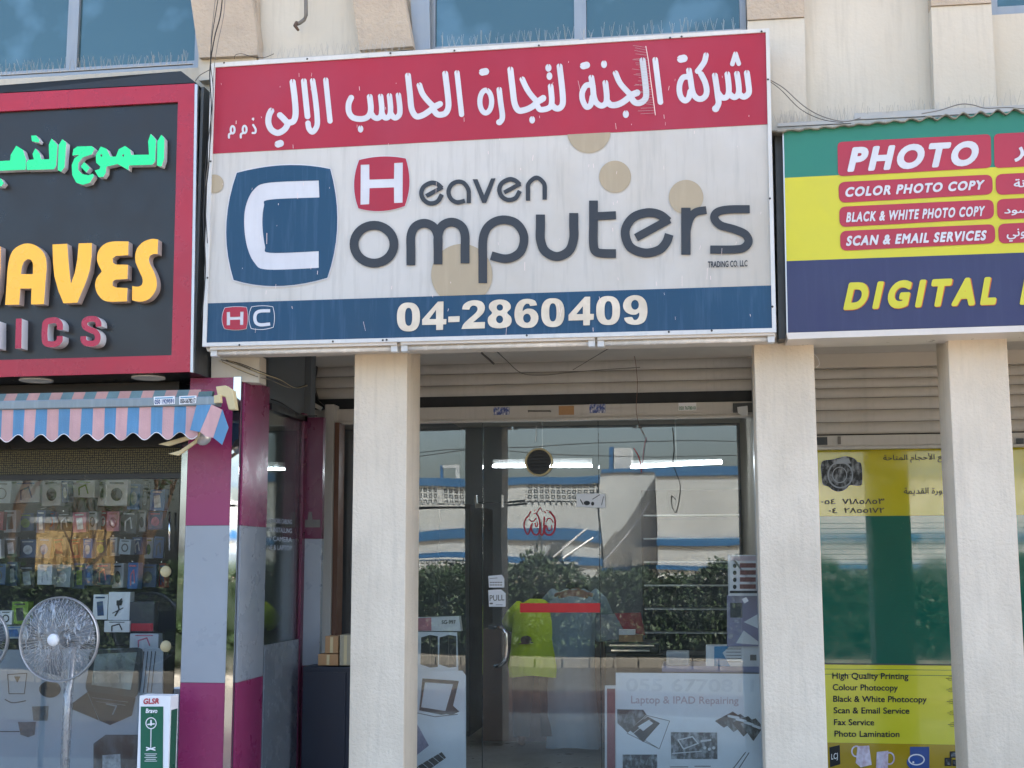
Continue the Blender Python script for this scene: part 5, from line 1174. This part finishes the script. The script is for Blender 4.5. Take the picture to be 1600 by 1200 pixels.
text('number_print', '٠٥٤  ٧١٨٥٨٥٣', [(1283, 779.5), (1382, 778.5), (1382, 787.5), (1283, 788)], M_olive, F, FY, .02, full=True)
text('number_print', '٠٤  ٢٨٥٥١٧٢', [(1295, 793.5), (1382, 793), (1382, 801.5), (1295, 802)], M_olive, F, FY, .02, full=True)
shape('camera_picture', [('p', cr([(1284, 722), (1300, 718), (1312, 715), (1322, 713), (1334, 716), (1340, 722), (1346, 726), (1347, 755), (1340, 759), (1328, 758), (1322, 764), (1312, 768), (1302, 766), (1294, 760), (1286, 757), (1284, 745)], 4, True))], M_pix, F, FY, step=.6)
shape('camera_picture', [ring(1313, 742, 19, 20, 2.2), ring(1312, 742, 11, 12, 1.5), ('p', [(1308, 717), (1326, 716), (1330, 724), (1306, 725)])], M_grey, F, FY-.002, step=.5)
for s, x1_, yb, x0_ in (('High Quality Printing', 1419.5, 1060.5, 1300.5), ('Colour Photocopy', 1403, 1078.5, 1301), ('Black & White Photocopy', 1448, 1096.5, 1301.8), ('Scan & Email Service', 1421, 1114.5, 1302.5), ('Fax Service', 1366, 1133, 1303), ('Photo Lamination', 1405.5, 1151, 1303.8)):
    k = (x1_-x0_)*.006; text('lettering', s, [(x0_, yb-9.5), (x1_, yb-9.5+k), (x1_, yb+k*1.2), (x0_, yb)], M_ink, F, FY, .017)
for i in range(5):
    xh, yh = 1478+i*.8, 1060+i*18
    shape('hand_mark', [('s', [(xh, yh), (xh+10, yh)], .8), ('s', cr([(xh+4, yh-2), (xh+9, yh-3), (xh+11, yh), (xh+8, yh+3), (xh+3, yh+2)]), .7), ('s', [(xh+10, yh-1), (xh+16, yh-1)], .8)], M_olive, F, FY, step=.35)
M_mug = mat('mug_print', 'd5cfe0', .4, .2, 30, stain=('8a3a5a', .8))
shape('mug_picture', [('p', [(1340, 1166), (1358, 1165), (1362, 1195), (1345, 1199), (1337, 1192)]), ring(1338, 1174, 7, 8, 2.2)], M_mug, F, FY, step=.5)
shape('mug_picture', [('p', [(1370, 1175), (1388, 1173), (1387, 1215), (1368, 1215)]), ring(1390, 1185, 7, 9, 2.2)], M_mug, F, FY-.001, step=.5)
poly('disc_picture', [(1422, 1167), (1452, 1167), (1452, 1215), (1422, 1215)], mat('print_blue', '35508f', .4), F, FY, .001); shape('disc_picture', [('p', ell(1427, 1191, 10, 10)), ('P', ell(1427, 1191, 3, 3, 12))], mat('print_blue2', '27509a', .3), F, FY-.001, step=.5); shape('disc_picture', [ring(1432, 1187, 12, 8, 2), ('p', ell(1427, 1191, 1.6, 1.6, 10))], M_white, F, FY-.002, step=.5)
poly('frame_picture', [(1296, 1168), (1312, 1164), (1313, 1194), (1297, 1199)], M_ink, F, FY, .001); text('frame_print', 'LCJ', [(1299, 1178), (1309, 1176), (1309, 1185), (1299, 1187)], M_white, F, FY-.001, .01)
for q in ((1476, 1184, 1487, 1197), (1484, 1174, 1498, 1184), (1488, 1187, 1500, 1197), (1495, 1170, 1505, 1180)):
    poly('photo_frame_picture', [(q[0], q[1]), (q[2], q[1]), (q[2], q[3]), (q[0], q[3])], M_ink, F, FY, .001); poly('photo_frame_picture', [(q[0]+2, q[1]+2), (q[2]-2, q[1]+2), (q[2]-2, q[3]-2), (q[0]+2, q[3]-2)], M_pix, F, FY-.0015, .001)
stain_m = mat('damp_patch', 'b7ac9e', .9)
# hooked white wire on the right column
cable('wire', [(1271, 552), (1278, 560), (1280, 570), (1275, 574)], .1, .0015, M_white, 'bent white wire sticking out beside the middle column')

# ================================================================== LEFT SHOP GOODS
n_words = ['thirteenth', 'fourteenth', 'fifteenth', 'sixteenth', 'seventeenth', 'eighteenth', 'nineteenth', 'twentieth']
n_words = ['first', 'second', 'third', 'fourth', 'fifth', 'sixth', 'seventh', 'eighth', 'ninth', 'tenth', 'eleventh', 'twelfth']+n_words
def pack(q, Y, col, face, lab, group, kind='package', d=.05, hook=True):
    c = at((q[0]+q[2])/2, q[3], Y); t = thing('accessory_pack', lab, kind, tuple(c), group)
    MB().pxbox(*q, Y, d).build('carton', mat('pack_'+col, col, .4, .08, 8), t, bevel=.003)
    w, h = q[2]-q[0], q[3]-q[1]
    if face: 
        fm = mat('packface_'+face, face, .4, .5, 30)
        cx_, cy_ = (q[0]+q[2])/2, q[1]+h*.56; v_ = int(q[0]*7+q[1]*3) % 4
        pic = ([('p', ell(cx_, cy_, w*.28, h*.26, 14))], [('p', [(cx_-w*.26, cy_-h*.26), (cx_+w*.2, cy_-h*.3), (cx_+w*.28, cy_+h*.28), (cx_-w*.2, cy_+h*.3)])], [ring(cx_, cy_, w*.26, h*.24, 2, 16)], [('s', [(cx_-w*.2, cy_+h*.3), (cx_-w*.2, cy_-h*.1), (cx_+w*.1, cy_-h*.28), (cx_+w*.2, cy_+h*.2)], 2.2)])[v_]
        shape('product_picture', pic+[('s', [(q[0]+w*.2, q[1]+h*.12), (q[0]+w*.8, q[1]+h*.12)], max(1, h*.07))], fm, t, Y-.002, step=.7)
    if hook: MB().tube([at((q[0]+q[2])/2, q[1]-2, Y-.02), at((q[0]+q[2])/2, q[1]-2, Y+.15)], .003, 5).build('peg', M_chrome, t)
    return t
cn = {'b9c2cc': 'pale grey', '8e2233': 'dark red', 'd6dade': 'white', '1f5fa0': 'blue', '6c8f2a': 'green', '2b3138': 'black', '9aa7b3': 'grey', '17406f': 'navy', 'b0607a': 'pink'}
r1 = [(-14, 752, 18, 786, '9aa7b3', '2b3138'), (22, 751, 60, 785, 'b9c2cc', '1f5fa0'), (66, 750, 95, 790, 'd6dade', '2b3138'), (97, 751, 108, 785, '17406f', 'd6dade'), (111, 750, 150, 777, 'd6dade', '6c8f2a'), (154, 750, 163, 790, 'd6dade', '2b3138'), (166, 750, 198, 790, 'd6dade', '2b3138'), (200, 756, 217, 796, '1f5fa0', '9aa7b3'), (219, 757, 232, 797, '2b3138', '9aa7b3'), (234, 765, 257, 798, '1f5fa0', 'd6dade')]
rg = random.Random(11); pal = ['b9c2cc', 'd6dade', '2b3138', '9aa7b3', '17406f', '1f5fa0', '8e2233', '6c8f2a', 'b0607a']; wt = [2.5, 3, 8, 4, 6, 4, 2.5, 2, 1.5]
def genrow(yt, yb):
    out = []; x = -18+rg.uniform(0, 6)
    while x < 250:
        w = rg.choice((11, 14, 14, 17, 19, 24)); c1 = rg.choices(pal, wt)[0]; c2 = rg.choice([p for p in pal if p != c1]); out.append((x, yt+rg.uniform(-2, 3), min(x+w, 258), yb-rg.uniform(0, 7), c1, c2)); x += w+rg.uniform(2, 6)
    return out
r2 = genrow(799, 834); r3 = genrow(840, 873); r4 = genrow(880, 920)
seen = {}
for ri, (rn, row) in enumerate((('top', r1), ('second', r2), ('third', r3), ('fourth', r4))):
    for i, q in enumerate(sorted(row)):
        key = (rn, q[4]); seen[key] = seen.get(key, 0)
        tp = pack(q[:4], .95+.1*(i % 3)+.02*ri, q[4], q[5], '%s pack, %s from left in the %s row of the left shop window' % (cn[q[4]], n_words[i], rn), 'accessory packs hanging in the left shop window')
        tp.rotation_euler = (rg.uniform(-.06, .06), rg.uniform(-.05, .05), rg.uniform(-.25, .25))
lowg = 'boxed goods on the ledge of the left shop window'
def ledge(q, Y, col, face, lab, extra=None):
    t = pack(q, Y, col, face, lab, lowg, 'box', .06, False)
    if extra: extra(t, Y)
    return t
ledge((146, 929, 167, 968), .4, 'd6dade', '17406f', 'white box with a navy portable speaker picture on the window ledge')
def holder(t, Y): shape('product_picture', [('s', [(180, 962), (186, 952), (184, 942), (190, 936)], 2.4), ('p', [(182, 938), (192, 938), (190, 946), (182, 946)]), ('s', [(176, 958), (192, 950)], 1.5)], M_ink, t, Y-.0035, step=.5)
ledge((170, 925, 202, 969), .4, 'd6dade', None, 'white box with a black phone holder picture on the window ledge', holder)
ledge((163, 970, 202, 988), .36, 'd6dade', '2b3138', 'low white carton under the phone holder box')
def redfoot(t, Y): poly('red_foot', [(204, 974), (239, 974), (239, 986), (204, 986)], M_redvinyl, t, Y-.003)
ledge((203, 940, 240, 988), .38, '2b3138', None, 'dark box with a red foot right of the phone holder box', redfoot)
ledge((203, 990, 247, 1014), .34, 'b9c2cc', 'b0607a', 'long pale box with a pink goggles picture under the dark box')
ledge((19, 940, 43, 975), .4, '6c8f2a', '2b3138', 'green box with black earbuds picture on the window ledge')
ledge((0, 954, 18, 976), .38, 'd6dade', '2b3138', 'small white headphone box at the left edge of the ledge')
ledge((-3, 978, 40, 998), .4, '9aa7b3', '1f5fa0', 'flat grey and blue carton at the left end of the ledge')
MB().box(xx(-420, .3), xx(270, .3), .3, .8, zz(1016, .35, 150)-.02, zz(1016, .35, 150)).build('ledge', M_indark, lf)
# big poster behind the lower glass
k = board('appliance_poster', 'large grey poster with laptop and kitchen appliance pictures in the lower left window', 'poster', [(-300, 1018), (255, 1013), (250, 1400), (-300, 1400)], GLY+.03, mat('grey_poster', '8d99a6', .5, .05, 3), .01)
PY = GLY+.027
shape('laptop_picture', [('p', cr([(136, 1080), (138, 1048), (143, 1017), (180, 1015), (222, 1014), (220, 1050), (212, 1089), (172, 1085)], 5, True))], mat('laptop_frame_print', '27343a', .4, .3, 10), k, PY, step=.6)
shape('laptop_screen_picture', [('p', [(143, 1070), (149, 1022), (214, 1019), (204, 1078)])], mat('laptop_screen_print', '7f9094', .3, .5, 5, stain=('55703c', .7)), k, PY-.001, step=.6)
shape('laptop_picture', [('p', [(105, 1105), (138, 1080), (212, 1090), (206, 1118), (172, 1133)]), ('S', [(137, 1083), (156, 1128)], 1), ('S', [(166, 1100), (182, 1103), (176, 1116)], 2), ('S', [(144, 1090), (200, 1097)], .8), ('S', [(150, 1096), (196, 1102)], .8)]+[('s', [(225+i*6, 1018), (218+i*6, 1082)], 1.2) for i in range(4)], M_ink, k, PY-.002, step=.6)
shape('appliance_picture', [('s', [(12, 1054), (42, 1052), (38, 1084), (14, 1084), (12, 1054)], 1.2), ('s', cr([(8, 1093), (20, 1098), (40, 1095)]), 1.5), ('p', [(22, 1057), (32, 1057), (27, 1067)]), ('s', [(0, 1143), (30, 1143)], 1.4), ('p', ell(78, 1077, 17, 13))], M_ink, k, PY-.001, step=.5)
shape('appliance_picture', [('p', [(28, 1128), (56, 1128), (54, 1148), (44, 1152), (32, 1148)]), ('p', [(50, 1104), (76, 1103), (74, 1126), (52, 1126)])], mat('pot_print', '465058', .4, .4, 30), k, PY-.001, step=.5)
poly('game_picture', [(146, 1162), (165, 1148), (215, 1148), (215, 1330), (146, 1330)], mat('game_print', '23282e', .4, .9, 14, stain=('6b7d86', .5)), k, PY-.0015)
shape('printer_picture', [('p', [(160, 1180), (188, 1178), (190, 1230), (160, 1230)])], mat('pale_print', '8d99a2', .4, .4, 40), k, PY-.004, step=.6)

# ------------------------------------------------------------------ fans and the fan carton
def cling():
    m = bpy.data.materials.new('crinkled_cling_film'); m.use_nodes = True; N = m.node_tree.nodes; L = m.node_tree.links; N.remove(N['Principled BSDF']); out = N['Material Output']
    tc = N.new('ShaderNodeTexCoord'); mp = N.new('ShaderNodeMapping'); mp.inputs['Scale'].default_value = (15, 5, 5); mp.inputs['Rotation'].default_value = (0, .5, 0); L.new(tc.outputs['Object'], mp.inputs[0])
    n = N.new('ShaderNodeTexNoise'); n.inputs['Scale'].default_value = 3.2; n.inputs['Detail'].default_value = 6; n.inputs['Distortion'].default_value = 1.6; L.new(mp.outputs[0], n.inputs[0])
    r = N.new('ShaderNodeMapRange'); r.inputs[1].default_value = .5; r.inputs[2].default_value = .68; r.inputs[3].default_value = .22; r.inputs[4].default_value = .8; L.new(n.outputs[0], r.inputs[0])
    tr = N.new('ShaderNodeBsdfTransparent'); gl = N.new('ShaderNodeBsdfGlossy'); gl.inputs['Roughness'].default_value = .28; gl.inputs[0].default_value = (.6, .64, .68, 1)
    df = N.new('ShaderNodeBsdfDiffuse'); n3 = N.new('ShaderNodeTexNoise'); n3.inputs['Scale'].default_value = 9; n3.inputs['Detail'].default_value = 7; n3.inputs['Distortion'].default_value = 2.5; L.new(mp.outputs[0], n3.inputs[0]); cr_ = N.new('ShaderNodeValToRGB'); cr_.color_ramp.elements[0].position = .42; cr_.color_ramp.elements[0].color = (.02, .025, .03, 1); cr_.color_ramp.elements[1].position = .62; cr_.color_ramp.elements[1].color = (.3, .33, .37, 1); L.new(n3.outputs[0], cr_.inputs[0]); L.new(cr_.outputs[0], df.inputs[0]); ms = N.new('ShaderNodeMixShader'); ms.inputs[0].default_value = .45; L.new(gl.outputs[0], ms.inputs[1]); L.new(df.outputs[0], ms.inputs[2])
    bp = N.new('ShaderNodeBump'); bp.inputs['Strength'].default_value = 1; bp.inputs['Distance'].default_value = .02; L.new(n.outputs[0], bp.inputs['Height']); L.new(bp.outputs[0], gl.inputs['Normal'])
    mx = N.new('ShaderNodeMixShader'); L.new(r.outputs[0], mx.inputs[0]); L.new(tr.outputs[0], mx.inputs[1]); L.new(ms.outputs[0], mx.inputs[2]); L.new(mx.outputs[0], out.inputs[0]); return m
M_cling = cling()
M_fang = mat('fan_grey', '4a545d', .4, .1, 6)
def fan(px, py, Y, rpx, label, wrap=True):
    c = at(px, py, Y); r = rpx/FPX*(Y+7); t = thing('stand_fan', label, 'fan', (c.x, Y, .16), 'stand fans outside the left shop')
    A_ = MB().lathe_y(c, [(r, -.004), (r+.004, .0), (r+.004, .02), (r, .026), (r-.006, .02), (r-.006, .0), (r, -.004)], 56).build('cage_ring', M_alu, t, True)
    mb = MB()
    for i in range(60):
        a = 2*math.pi*i/60; d = Vector((math.cos(a), 0, math.sin(a)))
        mb.tube([c+d*.03+Vector((0, -.055, 0)), c+d*(r*.6)+Vector((0, -.05, 0)), c+d*r], .0009, 3); mb.tube([c+d*.05+Vector((0, .1, 0)), c+d*(r*.7)+Vector((0, .09, 0)), c+d*r+Vector((0, .02, 0))], .001, 3)
    stuff(mb.build('cage_wires', M_alu, t))
    for i in range(3):
        a = 2*math.pi*i/3+.4; P = []
        for s_, off_ in ((.03, -.35), (r*.55, -.6), (r*.88, -.35), (r*.88, .2), (r*.5, .35), (.03, .35)):
            P.append((c.x+s_*math.cos(a+off_), c.y+.02-.02*off_, c.z+s_*math.sin(a+off_)))
        n = len(P); MB().add; mb = MB(); mb.add(P+[(p[0], p[1]+.003, p[2]) for p in P], [tuple(range(n)), tuple(range(2*n-1, n-1, -1))]+[(i_, i_+n, (i_+1) % n+n, (i_+1) % n) for i_ in range(n)]); mb.build('blade', M_fang, t)
    MB().lathe_y(c, [(.001, -.064), (.03, -.064), (.033, -.055), (.033, -.05)], 24).build('hub_badge', M_white if wrap else M_fang, t, True)
    MB().lathe_y(c, [(.05, .1), (.06, .12), (.055, .2), (.03, .22), (.001, .22)], 20).build('motor', M_fang, t, True)
    MB().tube([(c.x+.02, Y+.14, c.z-.03), (c.x+.02, Y+.12, c.z-r-.02), (c.x+.02, Y+.1, c.z-r-.06), (c.x+.02, Y+.1, .2)], .017, 10).build('pole', M_alu, t, True)
    MB().lathe_z((c.x+.02, Y+.1, .16), [(.001, .04), (.17, .02), (.18, 0)], 28).build('base', M_fang, t, True)
    if wrap:
        MB().lathe_y(c, [(.034, -.068), (r*.55, -.062), (r*.85, -.045), (r*.97, -.01)], 48).build('film_wrap', M_cling, t, True)
        MB().tube([(c.x+.02, Y+.1, c.z-r-.0), (c.x+.02, Y+.1, c.z-r-.2), (c.x+.018, Y+.1, .22)], .027, 12, .025).build('pole_wrap', M_cling, t, True)
    return t
fan(91, 999, -.35, 68, 'stand fan wrapped in crinkled clear film in front of the appliance poster')
fan(-38, 1000, -.2, 55, 'bluish stand fan cut off by the left edge of the view', False)
k = thing('fan_carton', 'tall white and green carton with a fan picture beside the clad column', 'box', tuple(at(240, 1340, -.2)))
a = at(218, 1087, -.25); c = at(256, 1400, -.25)
MB().box(a.x, c.x, -.25, -.14, .17, a.z).build('carton', M_white, k, bevel=.002)
M_cgreen = mat('carton_green', '0d5a44', .35, .05, 5)
poly('green_panel', [(220, 1104), (255, 1104), (254, 1240), (219, 1240)], M_cgreen, k, -.253)
text('brand_print', 'GLSR', [(224, 1091.5), (249, 1091), (249, 1099.5), (224, 1100)], M_redvinyl, k, -.254, .03, shear=.15)
text('name_print', 'Bravo', [(228, 1107), (246, 1107), (246, 1114), (228, 1114)], M_white, k, -.2565, .03, shear=.15)
shape('fan_picture', [ring(236, 1130, 8, 8.5, 1.4), ('s', [(236, 1126), (236, 1133)], 2.5), ('s', [(231, 1132), (241, 1131)], 2), ('s', [(236, 1139), (235.5, 1168)], 1.3), ('s', [(229, 1172), (242, 1168)], 2), ('s', [(229, 1168), (242, 1172)], 2)], M_white, k, -.2565, step=.4)
shape('small_print', [('s', [(226+(i % 2)*2, 1178+i*2.8), (245-(i % 2)*2, 1178+i*2.8)], .8) for i in range(5)], M_white, k, -.2565, step=.4)
MB().box(c.x+.0005, c.x+.002, -.235, -.155, .3, zz(1110, -.25, 262)).build('green_side_panel', M_cgreen, k)

# ================================================================== ACROSS THE STREET (seen only in the glass)
def mir(px, py, Yv, g=GY):
    p = at(px, py, Yv); return Vector((p.x, 2*g-p.y, p.z))
OV = 43.0; OYR = 2*GY-OV
O = thing('villa_block', 'white building with blue bands and pierced block parapet, mirrored in the shop glass', 'building', (-4, OYR-3, 0))
def ob(px0, py0, px1, py1, name, m_, out=0.0, depth=.3):
    a, c = mir(px0, py0, OV), mir(px1, py1, OV)
    y1 = OYR+out; return MB().box(min(a.x, c.x), max(a.x, c.x), y1-depth, y1, min(a.z, c.z), max(a.z, c.z)).build(name, m_, O)
zb_ = 1000
ob(380, 795, 937, 1000, 'wall', M_oppwhite, 0, 6)
ob(380, 790, 820, 795, 'wall_cap', M_oppwhite, 0, .3)
ob(686, 759, 693, 790, 'parapet_pier', M_oppwhite); ob(734, 759, 820, 790, 'parapet_pier', M_oppwhite)
ob(380, 752, 937, 758.5, 'blue_band', M_oppblue, .1, .5)
ob(380, 831, 937, 844, 'blue_band', M_oppblue, .12, .11); ob(380, 866, 937, 877, 'blue_band', M_oppblue, .12, .11)
ob(937, 742, 1029, 1000, 'wall', M_oppwhite, 0, 6)
ob(1029, 747, 1700, 1000, 'wall', M_oppwhite, 1.9, 7.9)
ob(938, 736, 1029, 741.5, 'blue_band', M_oppblue, .1, .5); ob(1029, 740, 1700, 746.5, 'blue_band', M_oppblue, 2.0, .5)
ob(1029, 837, 1700, 846, 'blue_band', M_oppblue, 2.02, .11); ob(937, 881, 1028, 888, 'blue_band', M_oppblue, .12, .11); ob(1029, 881, 1700, 888, 'blue_band', M_oppblue, 2.02, .11)
ob(686, 727, 690, 752, 'stair_hut', M_oppblue, -.6, .2); ob(690, 727, 717, 731, 'stair_hut', M_oppwhite, -.6, .2); ob(712, 731, 717, 752, 'stair_hut', M_oppwhite, -.6, .2)
ob(946, 696, 952, 736, 'stair_hut', M_oppblue, -.6, 2); ob(953, 698, 980, 736, 'stair_hut', M_oppwhite, -.6, 2)
ob(985, 849, 1028, 880, 'wall_unit', M_oppwhite, .8, .79); ob(860, 850, 876, 866, 'ac_unit', M_darkgrey, .5, .49)
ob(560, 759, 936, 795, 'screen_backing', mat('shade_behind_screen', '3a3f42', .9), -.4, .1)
for q in (((862, 866), (918, 826)), ((876, 868), (925, 838)), ((938, 870), (1016, 786))):
    MB().tube([mir(*q[0], OV-1.2), mir(*q[1], OV-.6)], .035, 6).build('lean_pole', M_alu, O)
MB().tube([mir(843, 820, OV-.2), mir(844, 866, OV-.2)], .03, 6).build('downpipe', M_darkgrey, O)
for q in (((380, 700), (640, 712), (1000, 690), (1500, 705)), ((380, 716), (700, 705), (1100, 716), (1500, 696))):
    tag(MB().tube(cr([tuple(mir(*p, 30)) for p in q], 6), .012, 4).build('overhead_cable', M_wire), '%s overhead cable across the street, mirrored in the shop glass' % ('higher' if q[0][1] == 700 else 'lower'), 'cable')
# pierced block screens
def screen(px0, px1, py0, py1, out=0):
    a, c = mir(px0, py0, OV), mir(px1, py1, OV); x0, x1 = min(a.x, c.x), max(a.x, c.x); z0, z1 = min(a.z, c.z), max(a.z, c.z); s = .23; mb = MB()
    nx = int((x1-x0)/s); nz = int((z1-z0)/s)+1
    for i in range(nx+1): mb.box(x0+i*s-.035, x0+i*s+.035, OYR-.12+out, OYR+out, z0, z1)
    for j in range(nz+1): mb.box(x0, x1, OYR-.11+out, OYR-.01+out, z0+j*s-.035, z0+j*s+.035)
    for i in range(nx):
        for j in range(nz): mb.box(x0+(i+.5)*s-.035, x0+(i+.5)*s+.035, OYR-.1+out, OYR-.02+out, z0+(j+.5)*s-.035, z0+(j+.5)*s+.035)
    stuff(mb.build('pierced_blocks', M_oppwhite, O))
screen(560, 685, 759, 790); screen(694, 733, 759, 790); screen(821, 936, 759, 795); screen(380, 900, 879, 893, .3)
# hedge of leaf clumps on a low block wall
HV = 14.0; HYR = 2*GY-HV
hz = zz(893, HV, 1380)
hw = thing('block_kerb_wall', 'low wall of pale blocks under the hedge across the road', 'wall', (0, HYR+.75, 0))
bx_ = None
for i in range(90):
    if bx_ is None:
        mb = MB(); mb.box(-.19, .19, -.1, .1, 0, .14); OFF[hw] = Vector((0, 0, 0)); bx_ = mb.build('block', mat('kerb_concrete', '7f796f', .85, .15, 3), hw, bevel=.008); o = bx_
    else: o = bx_.copy(); COL.objects.link(o)
    o.location = (-20+i*.4, 0, .01)
def leaves(name, n, fn, m_, s=(.04, .1)):
    vs = np.zeros((n*4, 3)); rng = np.random.default_rng(5)
    for i in range(n):
        c, sc_ = fn(rng); a = rng.normal(size=3); a /= np.linalg.norm(a); b_ = np.cross(a, rng.normal(size=3)); b_ /= np.linalg.norm(b_); s1 = rng.uniform(*s)*sc_
        vs[i*4] = c-a*s1; vs[i*4+1] = c+b_*s1*.45; vs[i*4+2] = c+a*s1; vs[i*4+3] = c-b_*s1*.45
    mb = MB(); mb.v = [tuple(v) for v in vs]; mb.f = [[4*i, 4*i+1, 4*i+2, 4*i+3] for i in range(n)]; mb.mi = [0]*n
    me = bpy.data.meshes.new(name); me.from_pydata(mb.v, [], mb.f); me.materials.append(m_); o = bpy.data.objects.new(name, me); COL.objects.link(o); return o
def hf(rng):
    x = rng.uniform(-19, 15); top = hz+.12*math.sin(x*1.7)+.09*math.sin(x*4.1)+.05*math.sin(x*11); y = rng.uniform(-.7, .7); z = rng.uniform(.15, 1)**.8*top
    if rng.random() < .6:
        if rng.random() < .75: y = .7+rng.normal()*.07
        else: z = top+rng.normal()*.06
    return np.array([x, HYR+y, z]), 1.0
hg = leaves('hedge', 130000, hf, M_leaf, (.025, .06)); tag(hg, 'long dense green hedge across the road, mirrored in the shop glass', 'hedge')
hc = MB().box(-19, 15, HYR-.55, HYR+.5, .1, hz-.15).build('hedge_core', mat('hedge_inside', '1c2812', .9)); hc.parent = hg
# tan building and bare tree mirrored in the left shop's glass
def mir2(px, py, Yv): return mir(px, py, Yv, GLY)
TV = 28.; a, c = mir2(58, 820, TV), mir2(142, 935, TV)
O2 = thing('tan_house', 'tan house with pale piers, mirrored in the left shop window', 'building', ((a.x+c.x)/2, a.y, 0))
MB().box(a.x, c.x, a.y-1.2, a.y, 0, a.z).build('wall', M_opptan, O2); MB().box(a.x-.1, c.x+.1, a.y-1.3, a.y+.15, a.z+.001, a.z+.15).build('parapet', M_oppwhite, O2)
for i in range(5): MB().box(a.x+.3+i*(c.x-a.x)/5, a.x+.42+i*(c.x-a.x)/5, a.y+.001, a.y+.12, 0, a.z*.8).build('pier', M_opptan, O2)
def tree(x, y, h, lab, leafy):
    t = thing('street_tree', lab, 'tree', (x, y, 0)); rng = random.Random(int(x*10)); tips = []
    mb = MB()
    def br(p, d, l, r, dep):
        q = p+d*l*.5+Vector((rng.uniform(-1, 1), rng.uniform(-1, 1), 0))*l*.06; e_ = p+d*l; mb.tube([p, q, e_], r, 6, r*.6); tips.append(e_)
        if dep: 
            for _ in range(3): br(e_, (d+Vector((rng.uniform(-1, 1), rng.uniform(-1, 1), rng.uniform(-.2, .7)))*.6).normalized(), l*.68, r*.58, dep-1)
    br(Vector((x, y, 0)), Vector((0, 0, 1)), h*.36, h*.022, 4); mb.build('trunk', M_tree, t)
    T = [np.array(p) for p in tips[4:]]
    def lf_(rg): c_0 = T[rg.integers(len(T))]; return c_0+rg.normal(size=3)*h*.05-np.array(OFF[t]), 1.
    o = leaves('crown', 2500 if leafy else 500, lf_, M_leaf, (.04, .1)); o.parent = t
pt = mir2(120, 930, 22); tree(pt.x, pt.y, 3.6, 'sparse small tree in front of the tan house', False)
pt = mir2(20, 930, 24); tree(pt.x, pt.y, 6.5, 'bushy tree left of the tan house across the road', True)
pt = mir2(215, 930, 26); tree(pt.x, pt.y, 6.0, 'bushy tree right of the tan house across the road', True)
